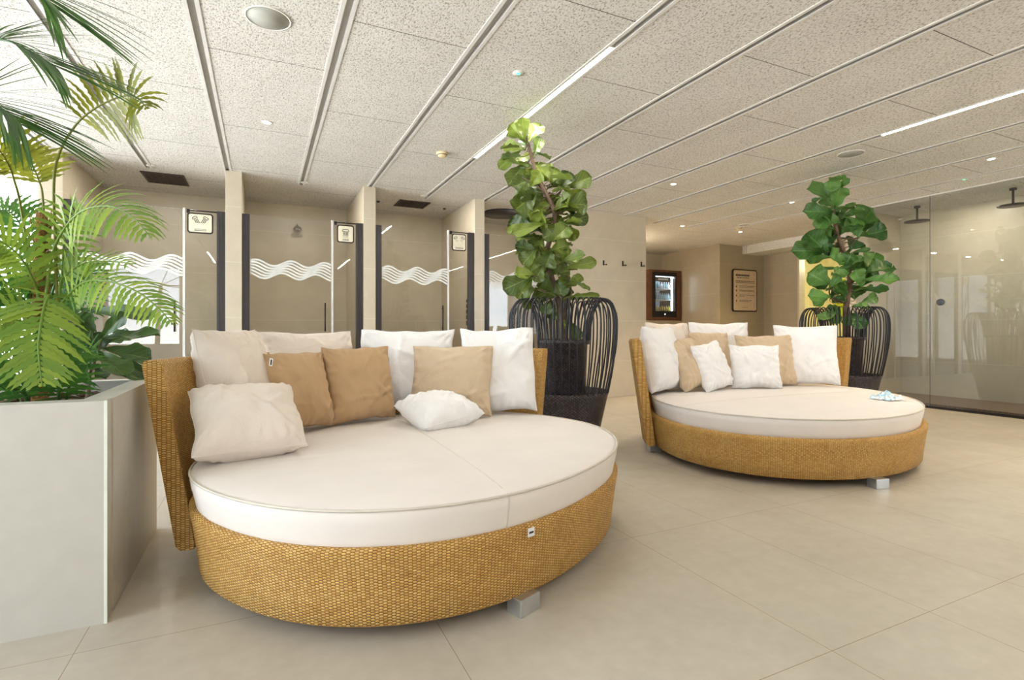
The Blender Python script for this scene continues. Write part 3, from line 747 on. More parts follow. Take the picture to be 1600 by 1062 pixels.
# ---------------------------------------------------------------- ferns in the planter
CAMV = Vector((0, 0, 1.0))
def facing(p, up=.55):
    v = (CAMV-Vector(p)).normalized(); return (v+Vector((0, 0, up))).normalized()
fern = thing('tree_fern', 'tall bright green fern with arching fronds in the stone planter', 'fern', (-.82, 2.72, PZ-.06))
bp = Vector((-.80, 2.70, PZ-.07))
trunk = MB(); tp = bez([bp, bp+Vector((.0, .02, .25)), bp+Vector((-.01, .02, .5)), bp+Vector((0, .02, .78))], 26)
trunk.tube(tp, [.028+.006*noise.noise(Vector((0, 0, i*.9)))-.011*i/26 for i in range(27)], 10)
rr = random.Random(9)
for i in range(90):
    f = rr.random(); p = tp[int(f*25)]; a = rr.uniform(0, 2*PI); dv = Vector((math.cos(a), math.sin(a), rr.uniform(.3, 1.2)))
    trunk.tube([p+dv*.012, p+dv*.03+Vector((0, 0, .01)), p+dv*.035+Vector((0, 0, .05))], [.005, .003, .001], 4)
trunk.build('trunk', M['fibre'], fern)
A = at
F = [  # (material, path pixels+depth, leaflets, length, width, droop, start, angle)
 ('fern_olive*', [(88,560,2.15),(87,400,2.1),(84,290,2.05),(93,239,2.0),(118,196,1.95),(149,169,1.9),(186,152,1.86),(211,151,1.83),(231,170,1.8)], 19, .165, .0105, .85, .56, 62),
 ('fern_olive', [(45,560,2.2),(42,400,2.15),(32,320,2.1),(22,281,2.05),(13,257,2.0),(-4,232,1.95),(-30,222,1.9)], 12, .17, .011, .3, .60, 64),
 ('fern_olive', [(72,560,2.3),(70,400,2.3),(67,310,2.3),(60,280,2.3),(48,252,2.3),(36,226,2.3)], 11, .15, .010, .35, .60, 66),
 ('fern', [(76,430,2.1),(92,372,2.05),(125,332,1.95),(170,322,1.88),(208,340,1.82),(238,374,1.78)], 22, .17, .0095, 1.1, .22, 58),
 ('fern', [(76,460,2.15),(100,432,2.1),(130,412,2.1),(165,408,2.05),(212,412,2.0)], 16, .10, .008, .5, .25, 52),
 ('fern', [(84,500,2.1),(106,462,2.05),(135,440,2.0),(172,440,1.95),(215,456,1.9),(248,482,1.86),(272,508,1.83)], 26, .135, .0085, 1.0, .18, 60),
 ('fern', [(78,470,2.0),(70,476,1.9),(64,505,1.84),(60,540,1.80),(62,572,1.78),(66,604,1.77)], 19, .18, .0115, .45, .05, 56),
 ('fern_deep', [(92,630,2.0),(92,610,1.95),(93,580,1.93),(96,552,1.92),(104,524,1.93)], 15, .15, .0105, .5, .08, 58),
 ('fern', [(60,470,2.1),(48,430,2.05),(30,400,2.0),(5,380,1.95),(-25,372,1.9)], 16, .15, .0105, .6, .15, 60),
 ('fern_deep', [(58,500,2.15),(40,470,2.1),(15,452,2.05),(-20,450,2.0)], 15, .17, .0105, .6, .15, 60),
 ('fern', [(62,530,2.1),(40,505,2.0),(14,500,1.95),(-14,515,1.9)], 15, .17, .0105, .6, .15, 60),
 ('fern_deep', [(44,640,2.05),(36,600,2.0),(20,565,1.95),(-10,540,1.9)], 15, .17, .011, .6, .15, 60),
 ('fern_deep', [(74,500,2.25),(88,440,2.25),(112,420,2.25),(140,428,2.25),(160,450,2.2)], 16, .13, .009, .6, .2, 60),
 ('fern_deep', [(60,520,2.3),(52,440,2.3),(35,360,2.3),(14,330,2.3),(-10,330,2.3)], 17, .16, .0105, .5, .3, 62),
 ('fern', [(86,520,2.2),(96,440,2.15),(100,380,2.12),(112,340,2.1),(130,322,2.1)], 14, .12, .009, .6, .3, 60),
 ('fern_deep', [(100,640,2.1),(112,590,2.05),(128,560,2.0),(150,548,1.98)], 14, .12, .009, .6, .15, 60),
 ('fern_deep', [(62,520,2.4),(75,470,2.4),(100,455,2.4),(130,470,2.4),(150,500,2.35)], 15, .14, .010, .6, .15, 60),
 ('fern_deep', [(30,640,2.2),(18,600,2.1),(0,590,2.0),(-20,600,1.9)], 13, .15, .011, .6, .1, 60),
]
for mt, P, n_p, L_, w_, dr, st, an in F:
    fx = True if mt.endswith('*') else None; mt = mt.rstrip('*')
    pts = [A(*p) for p in P]
    pts = [bp+Vector((random.uniform(-.02, .02), random.uniform(-.02, .02), .1))]+pts if P[0][1] < 620 else pts
    if P[0][1] < 620: st = st*.9+.12 if st < .5 else st*.9+.08
    frond('frond', M[mt], fern, pts, n_p, L_, w_, dr, facing(pts[len(pts)//2], .05 if fx else .55), min(st, .7), an, stem_r=.0055)

# palm whose fronds reach in at the top left; its trunk stands in the planter left of the frame
palm = thing('palm_tree', 'thin leaved palm reaching in at the top left corner', 'palm', (-1.55, 2.75, PZ-.07))
pb = Vector((-1.55, 2.75, PZ-.08))
MB().tube(bez([pb, pb+Vector((.02, 0, .5)), pb+Vector((.05, -.02, 1.05))], 16), [.04-.001*i for i in range(17)], 10).build('trunk', M['fibre'], palm)
crown = pb+Vector((.05, -.02, 1.05))
PF = [
 [(-150,150,1.75),(-60,80,1.7),(0,62,1.65),(50,82,1.62),(86,104,1.6)],
 [(-180,60,1.75),(-90,-20,1.65),(-10,-40,1.6),(50,-20,1.58),(84,12,1.56)],
 [(-120,190,1.85),(-50,150,1.8),(0,168,1.75),(34,196,1.72)],
 [(-200,200,1.8),(-160,240,1.7),(-140,320,1.6)],
 [(-260,60,1.9),(-340,20,1.9),(-420,60,1.9)],
]
for k, P in enumerate(PF):
    pts = [crown]+[A(*p) for p in P]
    frond('frond', M['palm'], palm, pts, 26, .36, .0036, .22, (0, -.5, 1), .40, 19, prof=lambda g: .75+.35*math.sin(PI*g), stem_r=.006, teeth=False)

# small fiddle leaf plant at the planter's right end
sf = thing('fiddle_leaf_plant', 'small dark green fiddle leaf plant at the right end of the stone planter', 'plant', (-.66, 2.8, PZ-.07))
b0 = Vector((-.672, 2.80, PZ-.07))
z0 = 2.42
st = MB()
st.tube(bez([b0, A(140, 585, z0), A(150, 560, z0), A(158, 530, z0)], 14), [.009-.0004*i for i in range(15)], 7)
st.tube(bez([b0, A(134, 590, z0), A(128, 560, z0), A(126, 530, z0)], 14), [.007-.0003*i for i in range(15)], 7)
st.tube(bez([A(144, 578, z0), A(160, 570, z0), A(170, 572, z0)], 6), .0035, 6)
st.build('stem', M['bark'], sf)
lf = MB()
SL = [((158,532),(242,512),30),((160,548),(236,556),40),((152,552),(198,582),38),((168,578),(231,592),20),((120,486),(232,484),26),
      ((150,520),(120,490),30),((128,540),(98,520),30),((135,560),(165,520),26),((160,540),(205,520),34),((130,575),(112,590),18),((150,575),(165,588),22),((158,530),(190,490),24),
      ((156,552),(240,585),22), ((140,545),(122,505),34)]
for i, (a, b, ww) in enumerate(SL):
    za = z0+random.uniform(-.05, .05); a3 = A(a[0], a[1], za); b3 = A(b[0], b[1], za+random.uniform(-.14, .1))
    nr = (CAMV-a3).normalized()+Vector((random.uniform(-.4, .4), random.uniform(-.4, .2), random.uniform(.3, 1.2)))
    fiddle_leaf(lf, a3, b3, ww*z0/FP, nr.normalized(), i)
lf.build('foliage', M['fig_dark'], sf, normals=False)

# ================================================================= CAGED FIG TREES
def basket(cx, cy, label, seed):
    t = thing('cage_planter', label, 'planter', (cx, cy, 0), 'black wicker pots inside wire cages')
    c = (cx, cy, 0)
    bowl = MB().lathe([(.0, .0), (.25, .0), (.262, .02), (.30, .22), (.355, .47), (.365, .5), (.355, .51), (.345, .5), (.29, .22), (.24, .05), (0, .05)], c, 56)
    bowl.build('wicker_bowl', M['wicker'], t)
    pot = MB().lathe([(0, .06), (.17, .06), (.175, .3), (.195, .88), (.215, .885), (.218, .915), (.20, .925), (.185, .91), (.165, .3), (.16, .82), (0, .82)], c, 48)
    pot.build('inner_pot', M['wicker'], t)
    cage = MB(); N = 44
    for k in range(N):
        a = 2*PI*k/N; jit = random.uniform(-.012, .012)
        pr = [(.36, .50), (.395, .68), (.42+jit, .85), (.43+jit, 1.0), (.425+jit, 1.12), (.40, 1.2), (.355, 1.243), (.31, 1.235), (.27, 1.19), (.235, 1.1), (.215, .98), (.21, .9)]
        pts = bez([(cx+r*math.cos(a), cy+r*math.sin(a), z) for r, z in pr], 30)
        cage.tube(pts, .0064, 5, cap=False)
    cage.build('wire_cage', M['wire'], t)
    MB().lathe([(0, .8), (.165, .8), (.165, .83), (0, .845)], c, 24).build('soil', M['soil'], t)
basket(2.215, 3.709, 'black wire cage planter with wicker pot behind the near daybed', 1)
basket(5.917, 3.784, 'black wire cage planter with wicker pot behind the far daybed', 2)

def fig(cx, cy, zc, label, trunks, leaves, mats, seed, extra):
    t = thing('fiddle_leaf_fig', label, 'indoor tree', (cx, cy, .82), 'fiddle leaf fig trees in cage planters')
    rr = random.Random(seed); mb = MB()
    for P, r0 in trunks:
        pts = bez([A(p[0], p[1], p[2] if len(p) > 2 else zc) for p in P], 24); mb.tube(pts, [r0*(1-.55*i/24) for i in range(25)], 9)
    tp_ = bez([A(p[0], p[1], p[2] if len(p) > 2 else zc) for p in trunks[0][0]], 40)
    lm = MB(); pet = []
    def leaf(a3, b3, ww, i, nr):
        # a short stalk ties every leaf to the nearest point of the trunk
        q = min(tp_, key=lambda p: (p-a3).length); L_ = (q-a3).length
        if L_ > .01: mb.tube([q, q.lerp(a3, .5)-Vector((0, 0, .12*L_)), a3], [.0045, .003, .0022], 5)
        fiddle_leaf(lm, a3, b3, ww, nr, i)
    for i, (ax, ay, bx, by, ww) in enumerate(leaves):
        za = zc+rr.uniform(-.22, -.02)-((.16 if ay < 230 else 0) if zc < 5 else (.22 if ay < 335 else 0)); a3 = A(ax, ay, za); b3 = A(bx, by, za+rr.uniform(-.16, .12)*(1 if zc < 5 else 1.3))
        v = (CAMV-a3).normalized(); nr = (v+Vector((rr.uniform(-.45, .45), rr.uniform(-.45, .45), rr.uniform(.0, .8)))).normalized()
        leaf(a3, b3, ww*zc/FP*1.28, i+seed*100, nr)
        if ww >= 16:
            an_ = rr.choice((-1, 1))*rr.uniform(.55, 1.15); dx, dy = bx-ax, by-ay; k_ = rr.uniform(.65, .9)
            tx = ax+(dx*math.cos(an_)-dy*math.sin(an_))*k_; ty = ay+(dx*math.sin(an_)+dy*math.cos(an_))*k_
            if ty > (188 if zc < 5 else 280):
                a4 = A(ax, ay, za+.1); b4 = A(tx, ty, za+.1+rr.uniform(-.08, .18)); nr2 = (v+Vector((rr.uniform(-.7, .7), rr.uniform(-.6, .6), rr.uniform(-.2, .9)))).normalized()
                leaf(a4, b4, ww*zc/FP*1.1, i+seed*100+50, nr2)
    # leaves on the far side of the crown
    for i in range(extra):
        q = tp_[rr.randint(10, 36)]; a = rr.uniform(-.7, PI+.7)-YAW; L_ = rr.uniform(.13, .21)
        dv = Vector((math.cos(a), math.sin(a), rr.uniform(-.2, .5))).normalized(); a3 = q+dv*rr.uniform(.03, .1)
        leaf(a3, a3+dv*L_, L_*.62, i+900, (Vector((0, 0, 1))+Vector((rr.uniform(-.4, .4), rr.uniform(-.4, .4), 0))).normalized())
    mb.build('trunk', M['bark'], t); lm.build('foliage', mats, t, normals=False)
L1 = [(821,220,815,183,17),(818,218,796,194,15),(825,225,843,191,19),(822,236,786,225,17),(833,250,845,212,15),(815,235,779,262,15),(828,240,812,252,14),
 (820,255,795,288,22),(838,278,802,290,22),(860,288,843,252,26),(862,286,868,262,18),(878,294,890,268,20),(880,294,924,276,22),(876,318,918,318,28),
 (838,300,805,330,32),(855,312,822,318,22),(848,325,846,355,20),(845,362,793,348,26),(878,348,920,338,19),(862,378,888,352,24),(825,362,791,358,16),
 (838,392,805,382,18),(842,385,815,412,22),(842,388,830,424,20),(858,392,888,382,25),(862,392,852,418,24),(862,400,876,428,20),(878,410,912,396,16),(880,420,934,407,15),
 (833,432,786,452,25),(833,433,810,456,15),(833,432,806,425,20),(838,452,815,466,22),(872,464,838,448,36),(874,462,892,432,24),(890,440,925,450,8),(890,462,938,462,9),(880,470,912,462,18),
 (835,480,818,472,14),(878,500,885,512,14),(865,478,862,500,15),(895,505,905,530,15),(860,470,850,490,15),(858,300,884,330,24),(850,330,825,342,22),(868,330,890,305,20),(850,305,815,305,20),
 (845,345,868,372,22),(850,412,835,440,18),(862,430,890,420,20),(830,290,845,268,18),(868,440,880,462,20),(850,370,830,385,20),(852,350,800,362,16),(885,448,910,430,14),(870,405,905,412,14)]
fig(2.215, 3.709, 4.3, 'tall fiddle leaf fig reaching the ceiling behind the near daybed',
    [([(880,552,4.3),(878,500,4.3),(864,440,4.3),(853,400,4.28),(864,360,4.25),(866,330,4.2),(852,300,4.16),(836,265,4.12),(828,235,4.1),(820,208,4.08)], .026), ([(878,500),(892,460),(886,430),(880,400),(876,350)], .012), ([(852,300,4.16),(838,290,4.15),(815,276,4.14)], .008)],
    L1, [M['fig']], 3, 55)
L2 = [(1298,298,1313,273,18),(1300,312,1268,291,25),(1300,300,1327,279,8),(1302,325,1315,294,20),(1285,309,1268,314,6),(1300,332,1260,328,20),(1305,350,1272,340,27),(1308,350,1288,332,24),
 (1308,345,1333,312,11),(1313,368,1343,342,22),(1345,352,1362,325,34),(1343,370,1387,358,24),(1340,372,1336,352,16),(1292,395,1262,362,30),(1290,393,1240,390,24),(1300,372,1288,355,16),
 (1298,403,1260,405,20),(1326,392,1350,380,16),(1330,395,1360,388,7),(1316,410,1300,398,26),(1322,415,1330,395,20),(1330,415,1350,398,9),(1352,428,1395,413,26),(1350,430,1352,400,20),
 (1345,450,1338,420,20),(1348,440,1405,433,18),(1350,455,1388,450,13),(1315,420,1281,417,6),(1296,445,1264,425,30),(1296,450,1312,430,11),(1296,465,1264,460,18),(1296,470,1311,450,11),
 (1325,428,1306,425,16),(1335,470,1345,445,18),(1340,475,1375,462,15),(1322,470,1316,442,16),(1310,490,1280,495,14),(1320,500,1345,495,14),(1330,490,1350,512,16),(1312,480,1300,505,16),
 (1320,400,1338,420,18),(1330,480,1360,478,14),(1348,420,1375,430,20),(1302,398,1285,385,22),(1322,440,1304,452,16)]
fig(5.917, 3.784, 5.95, 'fiddle leaf fig with large open leaves behind the far daybed',
    [([(1322,528),(1322,480),(1328,440),(1322,405),(1310,370,5.85),(1303,340,5.75),(1298,300,5.68)], .034), ([(1326,445),(1345,430),(1352,415)], .014), ([(1316,388),(1298,398),(1290,395)], .012), ([(1314,372),(1338,372),(1344,360)], .012), ([(1322,475),(1298,462),(1296,445)], .012)],
    L2, [M['fig2']], 5, 26)

# ================================================================= DAYBEDS
def ell(cx, cy, a, b, ang, th, n=2.0, s=1.0):
    c, s_ = math.cos(th), math.sin(th)
    u = a*s*math.copysign(abs(c)**(2/n), c); v = b*s*math.copysign(abs(s_)**(2/n), s_)
    return cx+u*math.cos(ang)-v*math.sin(ang), cy+u*math.sin(ang)+v*math.cos(ang)

def daybed(cx, cy, a, b, ang, nn, k, rim, th0, th1, label, lean, zt, feet, seam, tagth, tz=.435):
    t = thing('daybed', label, 'daybed', (cx, cy, 0), 'round rattan daybeds')
    NT = 160
    def ring(prof, name, mat, cap_top=False, cap_bot=False, wob=None):
        mb = MB(); rows = []; R = (a+b)/2
        for s_, z in prof:
            r = []
            for j in range(NT):
                th = 2*PI*j/NT; x, y = ell(cx, cy, a, b, ang, th, nn, s_); dz = wob(th, s_, z) if wob else 0
                r.append(Vector((x, y, z+dz)))
            rows.append(r)
        L = [0]
        for i in range(1, len(prof)): L.append(L[-1]+math.hypot((prof[i][0]-prof[i-1][0])*R, prof[i][1]-prof[i-1][1]))
        # arc length for even weave
        per = [0]
        for j in range(NT): per.append(per[-1]+(rows[0][(j+1) % NT]-rows[0][j]).length)
        V = mb.grid(rows, close_u=True, uvf=lambda i, j: (per[j], L[i]))
        if cap_bot: mb.bm.faces.new(V[0][::-1])
        if cap_top: mb.bm.faces.new(V[-1])
        return mb.build(name, mat, t)
    ring([(k*.9, .06), (k-.01, .052), (k, .06), (k+(rim-k)*.3, .14), (k+(rim-k)*.75, .24), (rim, .285), (rim+.002, .305), (rim-.012, .318), (rim-.03, .315), (.955, .29), (.93, .26)], 'rattan_base', M['rattan'], cap_top=True, cap_bot=True)
    def wob(th, s_, z):
        return .003*math.sin(th*37)*max(0, (s_-.85)/.15)*(1 if z < .35 else .2)
    mt = ring([(.90, .272), (.955, .275), (.975, .285), (.982, .33), (.996, .39), (1.0, tz-.012), (.994, tz), (.975, tz+.006), (.9, tz+.013), (.75, tz+.02), (.5, tz+.027), (.25, tz+.03), (.04, tz+.031)], 'mattress', M['mattress'], True, True, wob)
    p = MB(); pts = [Vector((*ell(cx, cy, a, b, ang, 2*PI*j/NT, nn, .999), tz+.001)) for j in range(NT)]; rows = []
    for j in range(NT):
        d = (pts[(j+1) % NT]-pts[j-1]).normalized(); s_ = d.cross(Vector((0, 0, 1)))
        rows.append([pts[j]+(s_*math.cos(q*PI/3)+Vector((0, 0, 1))*math.sin(q*PI/3))*.0048 for q in range(6)])
    p.grid(rows, close_u=True, close_v=True)
    p.build('piping', M['piping'], mt)
    # seam where the two halves of the cover meet
    q = MB(); th_f, th_b = seam; f0 = ell(cx, cy, a, b, ang, th_f, nn, 1); f1 = ell(cx, cy, a, b, ang, th_b, nn, 1); line = []
    for i in range(31):
        f = i/30; x = f0[0]+(f1[0]-f0[0])*f; y = f0[1]+(f1[1]-f0[1])*f
        dx, dy = x-cx, y-cy; u = (dx*math.cos(ang)+dy*math.sin(ang))/a; v = (-dx*math.sin(ang)+dy*math.cos(ang))/b; s_ = min(1, (abs(u)**nn+abs(v)**nn)**(1/nn))
        prf = [(0, .031), (.25, .03), (.5, .027), (.75, .02), (.9, .013), (.975, .006), (1.0, .0)]
        for (s0, z0_), (s1, z1_) in zip(prf, prf[1:]):
            if s0 <= s_ <= s1: zz = z0_+(z1_-z0_)*(s_-s0)/(s1-s0)
        line.append((x, y, tz+zz-.0008))
    q.tube(line, .0022, 5)
    q.tube([(*ell(cx, cy, a, b, ang, th_f, nn, s_), z) for s_, z in ((1.0, tz), (.998, .39), (.985, .33), (.977, .285))], .0025, 5)
    q.build('seam', M['piping'], mt)
    # backrest: leaning rattan shell following the rear of the oval
    mb = MB(); NB_ = 90; rows = []; arc = [0]; zb = .06; TH = .075
    prev = None
    for j in range(NB_+1):
        th = th0+(th1-th0)*j/NB_; e = min(j, NB_-j)/NB_
        row = []
        def P(off, z):
            f = (z-zb)/(zt-zb); x, y = ell(cx, cy, a, b, ang, th, nn, 1.0)
            x2, y2 = ell(cx, cy, a, b, ang, th+.01, nn, 1.0); d = Vector((x2-x, y2-y, 0)).normalized(); nrm = Vector((d.y, -d.x, 0))
            return Vector((x, y, z))+nrm*(off+lean*f)
        pr = [(.012, zb), (.005, zb+.02)]+[(.003, zb+(zt-zb)*g) for g in (.2, .4, .6, .8)]+[(.003, zt-.02), (.015, zt), (TH-.012, zt), (TH, zt-.02)]+[(TH, zb+(zt-zb)*g) for g in (.8, .6, .4, .2)]+[(TH, zb+.02), (TH-.012, zb)]
        for off, z in pr: row.append(P(off, z))
        rows.append(row)
        if prev is not None: arc.append(arc[-1]+(row[4]-prev).length)
        prev = row[4]
    lens = [0]
    for i in range(1, len(rows[0])+1): lens.append(lens[-1]+(rows[0][i % len(rows[0])]-rows[0][i-1]).length)
    V = mb.grid(rows, close_u=True, uvf=lambda i, j: (arc[i], lens[j]))
    for cap in (V[0][::-1], V[-1]):
        f = mb.bm.faces.new(cap)
        for l_ in f.loops: l_[mb.uvl].uv = ((l_.vert.co.x+l_.vert.co.y)*.8, l_.vert.co.z)
    mb.build('backrest', M['rattan'], t)
    for (fx, fy, fr_) in feet:
        R_ = Matrix.Rotation(fr_, 3, 'Z')
        MB().box((-.05, -.035, 0), (.05, .035, .062), R_, (fx, fy, 0)).build('foot', M['silver'], t, .003)
    for th in tagth:
        x, y = ell(cx, cy, a, b, ang, th, nn, .99); x2, y2 = ell(cx, cy, a, b, ang, th+.02, nn, .99); d = Vector((x2-x, y2-y, 0)).normalized(); nrm = Vector((d.y, -d.x, 0))
        R_ = Matrix((d, nrm, Vector((0, 0, 1)))).transposed()
        g_ = MB().box((-.015, .0, -.03), (.015, .002, 0), R_, Vector((x, y, .312))+nrm*.03); tg = g_.build('care_tag', M['label'], mt)
        MB().box((-.010, .002, -.019), (.010, .0026, -.012), R_, Vector((x, y, .312))+nrm*.03).build('tag_print', M['ink'], mt)
    return t
BED1 = (.752, 2.58, 1.027, .893, .55, 2.2)
BED2 = (3.985, 3.125, 1.31, 1.0, .54, 2.0)
R = math.radians
daybed(*BED1, .968, 1.0, R(0), R(143), 'near round rattan daybed with cream mattress in front of the shower doors', .13, .87,
       [tuple(A(818, 951, 1.885)[:2])+(.35,), tuple(A(420, 880, 2.1)[:2])+(.5,), (1.1, 3.2, .5), (.0, 2.9, .5)], (R(-116), R(64)), [R(-111.5)])
daybed(*BED2, .99, 1.02, R(-25), R(130), 'far round rattan daybed with white cushions near the glass wall', .12, .92,
       [tuple(A(1372, 755, 3.35)[:2])+(-.2,), tuple(A(1022, 701, 4.36)[:2])+(-.3,), (4.6, 3.7, .3), (3.3, 2.55, 0.)], (R(-50), R(150)), [])

# ================================================================= CUSHIONS
def cushion(bl, br, h, lean, mat, label, thick=.16, seed=0, z=.458, roll=0, puff=.0, piping=False, flat=False, group=None, tagpos=None, sag=.0):
    """bl, br: (x, y) of the bottom corners on the mattress; leans back from the viewer by lean"""
    bl = Vector((bl[0], bl[1], z)); br = Vector((br[0], br[1], z)); w = (br-bl).length; ux = (br-bl).normalized()
    back = Vector((-ux.y, ux.x, 0)); upv = Vector((0, 0, 1))*math.cos(lean)+back*math.sin(lean); nrm = ux.cross(upv)   # toward the front
    N = 44; rr = random.Random(seed); so = Vector((rr.uniform(-50, 50), rr.uniform(-50, 50), 0))
    bm = bmesh.new(); grids = []
    folds = [(rr.uniform(-.9, .9), rr.uniform(-.9, .9), rr.uniform(0, PI), rr.uniform(.25, .6), rr.uniform(.008, .018)) for _ in range(7)]
    for side in (1, -1):
        g_ = []
        for i in range(N+1):
            row = []
            for j in range(N+1):
                u = j/N*2-1; v = i/N*2-1
                u = math.copysign(1-(1-abs(u))**1.25, u); v = math.copysign(1-(1-abs(v))**1.25, v)
                px = .5*w*u*(1-.055*(1-v*v)-.005*abs(u*v)**4); py = .5*h*v*(1-.055*(1-u*u)-.005*abs(u*v)**4)
                px += .012*noise.noise(Vector((v*2.2, 3.3, seed*1.7)))*abs(u)**3; py += .014*noise.noise(Vector((u*2.2, 7.3, seed*1.7)))*abs(v)**3
                e = (max(0, 1-abs(u)**3)*max(0, 1-abs(v)**3))**.5
                th = thick*.58*e*(1+.2*(-v)+puff)
                # corner and edge wrinkles
                ca = math.atan2(abs(v)-1.05, abs(u)-1.05); cd = math.hypot(abs(v)-1, abs(u)-1)
                wr = .007*math.sin(ca*16+seed+(1 if u > 0 else 2)+(3 if v > 0 else 0))*math.exp(-(cd/.38)**2)*e**.4
                wr += .0045*math.sin(u*26+2.5*noise.noise(Vector((u*3, v*2, seed))))*math.exp(-((1-abs(v))/.22)**2)*e**.3
                wr += .0045*math.sin(v*23+2.5*noise.noise(Vector((v*3, u*2, seed+4))))*math.exp(-((1-abs(u))/.22)**2)*e**.3
                wr *= 1.6; wr += .018*e*noise.noise(Vector((u*1.6, v*1.6, side))+so)+.011*e*noise.noise(Vector((u*4, v*3.2, side*3))+so)
                for fu, fv, fa, fl, fh in folds:
                    du, dv = u-fu, v-fv; al = du*math.cos(fa)+dv*math.sin(fa); ac = -du*math.sin(fa)+dv*math.cos(fa)+.25*al*al
                    wr += fh*math.exp(-(al/fl)**2)*math.exp(-(ac/.055)**2)*e
                # slump: lower edge squashed on the mattress, soft top
                py2 = py-sag*(1-abs(u))*max(0, v)*h
                row.append((px, py2, side*(th+wr*(1 if e > .02 else 0))))
            g_.append(row)
        grids.append(g_)
    V0 = [[bm.verts.new(Vector(p)) for p in r] for r in grids[0]]
    V1 = [[None]*(N+1) for _ in range(N+1)]
    for i in range(N+1):
        for j in range(N+1):
            V1[i][j] = V0[i][j] if i in (0, N) or j in (0, N) else bm.verts.new(Vector(grids[1][i][j]))
    for V, fl in ((V0, False), (V1, True)):
        for i in range(N):
            for j in range(N):
                q = [V[i][j], V[i][j+1], V[i+1][j+1], V[i+1][j]]
                if fl: q.reverse()
                f = bm.faces.new(q); f.smooth = True
    me = bpy.data.meshes.new('cushion'); bm.to_mesh(me); bm.free(); me.materials.append(mat)
    o_ = bpy.data.objects.new('cushion', me); C.objects.link(o_); tag(o_, label, 'cushion', group)
    Rm = Matrix((ux, upv, nrm)).transposed().to_4x4()
    ctr = (bl+br)/2+upv*(h*.5)+nrm*0+Vector((0, 0, thick*.5*abs(math.sin(lean))*.6))
    o_.matrix_world = Matrix.Translation(ctr) @ Rm @ Matrix.Rotation(roll, 4, 'Z')
    # edge seam: a fine cord following the cushion outline
    cm = MB(); pts = [grids[0][0][j] for j in range(N)]+[grids[0][i][N] for i in range(N)]+[grids[0][N][N-j] for j in range(N)]+[grids[0][N-i][0] for i in range(N)]
    pv = [Vector((p[0], p[1], 0)) for p in pts]; rows = []
    n_ = len(pv)
    for j in range(n_):
        d = (pv[(j+1) % n_]-pv[j-1])
        if d.length < 1e-6: d = Vector((1, 0, 0))
        d.normalize(); s_ = d.cross(Vector((0, 0, 1)))
        rows.append([pv[j]+(s_*math.cos(q*PI/2.5)+Vector((0, 0, 1))*math.sin(q*PI/2.5))*.0024 for q in range(5)])
    cm.grid(rows, close_u=True, close_v=True)
    e_ = cm.build('edge_seam', mat); e_.parent = o_
    if tagpos:
        u, v = tagpos; tm = MB().box((-.009, -.042, -.0015), (.009, 0, .0015), Matrix.Rotation(-.25, 3, 'Z'), (u*w*.5, v*h*.5, thick*.2))
        tt = tm.build('care_tag', M['label']); tt.parent = o_
        tm = MB().box((-.004, -.036, .0015), (.003, -.008, .002), Matrix.Rotation(-.25, 3, 'Z'), (u*w*.5, v*h*.5, thick*.2)); tt = tm.build('tag_print', M['ink']); tt.parent = o_
    return o_
def XY(px, z): v = at(px, 515, z); return (v.x, v.y)
g1 = 'cushions on the near daybed'; g2 = 'cushions on the far daybed'
Wt, Cr, Tn, Sd = M['white_fabric'], M['cream_fabric'], M['tan_fabric'], M['sand_fabric']
cushion(XY(338, 2.44), XY(432, 2.84), .55, .26, Cr, 'large cream cushion standing against the left end of the near daybed backrest', .22, 1, group=g1)
cushion(XY(412, 2.98), XY(562, 3.38), .53, .22, Cr, 'large cream cushion behind the two darker tan cushions on the near daybed', .18, 2, group=g1)
cushion(XY(562, 3.38), XY(712, 3.52), .54, .20, Wt, 'large white cushion at the middle of the near daybed backrest', .17, 3, group=g1)
cushion(XY(722, 3.42), XY(838, 3.46), .55, .14, Wt, 'large white cushion at the right end of the near daybed backrest', .18, 4, group=g1, roll=.03)
cushion(XY(428, 2.66), XY(520, 2.95), .42, .25, Tn, 'tan cushion with a white tag, left one of the two dark tan cushions', .17, 5, group=g1, tagpos=(-.86, .84))
cushion(XY(512, 2.94), XY(618, 3.22), .44, .22, Tn, 'tan cushion leaning right of the tagged tan cushion on the near daybed', .15, 6, group=g1)
cushion(XY(640, 3.28), XY(768, 3.24), .44, .20, Sd, 'sand coloured cushion behind the small lying white cushion', .15, 7, group=g1)
cushion(XY(300, 2.06), XY(482, 2.30), .42, 1.0, Cr, 'large cream cushion slumped at the front left of the near daybed', .2, 8, z=.445, group=g1)
cushion(XY(630, 2.80), XY(742, 2.86), .38, 1.34, Wt, 'small white cushion lying flat on the near daybed mattress', .15, 9, group=g1, roll=.5)

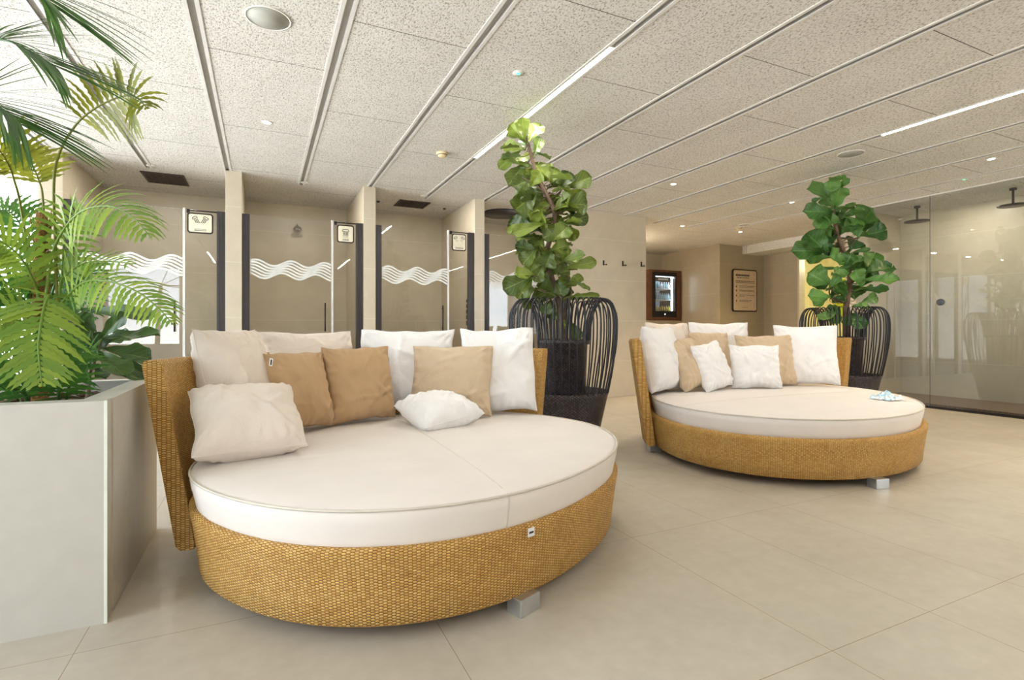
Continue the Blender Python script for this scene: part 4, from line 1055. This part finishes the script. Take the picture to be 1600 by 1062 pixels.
cushion(XY(1018, 4.42), XY(1062, 4.82), .57, .16, Wt, 'white cushion seen edge on at the left end of the far daybed', .2, 11, group=g2)
cushion(XY(1022, 4.86), XY(1088, 5.2), .61, .18, Cr, 'pale cream cushion half hidden behind the left end white cushion on the far daybed', .16, 12, group=g2)
cushion(XY(1080, 5.28), XY(1174, 5.32), .62, .13, Wt, 'white cushion standing at the back left of the far daybed above the sand cushion', .16, 13, group=g2)
cushion(XY(1066, 4.56), XY(1104, 4.72), .47, .33, Sd, 'narrow sand cushion with a white tag tilted at the left of the far daybed', .15, 14, group=g2, roll=.12, tagpos=(.55, -.72))
cushion(XY(1086, 4.98), XY(1148, 5.1), .52, .22, Sd, 'sand cushion behind the tilted little white cushion on the far daybed', .15, 15, group=g2)
cushion(XY(1155, 5.02), XY(1246, 5.06), .49, .18, Sd, 'sand cushion behind the square white front cushion on the far daybed', .14, 16, group=g2)
cushion(XY(1100, 4.56), XY(1143, 4.78), .43, .30, Wt, 'little white cushion tilted at the front left of the far daybed', .13, 17, group=g2, roll=.12)
cushion(XY(1143, 4.80), XY(1222, 4.78), .40, .18, Wt, 'square white cushion at the front middle of the far daybed', .14, 18, group=g2)
cushion(XY(1212, 5.16), XY(1314, 5.04), .58, .16, Wt, 'large white cushion at the right end of the far daybed', .17, 19, group=g2)

# crumpled blue tissue on the far mattress
mb = MB(); rows = []; N = 26; c0 = A(1384, 618, 4.12); c0.z = .455
for i in range(N+1):
    row = []
    for j in range(N+1):
        u = j/N*2-1; v = i/N*2-1; q = Vector((u*2.1, v*2.1, 4.2)); r_ = max(abs(u), abs(v))
        z = .055*(1-r_**3)*(.7+noise.noise(q*1.4))+.012*abs(noise.noise(q*3))+.004
        row.append(c0+Vector((u*.09+.02*noise.noise(q+Vector((9, 0, 0))), v*.075+.02*noise.noise(q+Vector((0, 9, 0))), max(.002, z))))
    rows.append(row)
mb.grid(rows)
mm = NB('blue_white_tissue'); mm.set(.8, 0, .1); mm.col(mm.ramp(mm.noise(mm.obj(), 22, 2), [(.42, srgb(150, 205, 225)), (.55, srgb(240, 246, 248))])); 
o = top(mb, 'tissue', mm.m, 'crumpled pale blue and white tissue on the far daybed mattress', 'tissue')
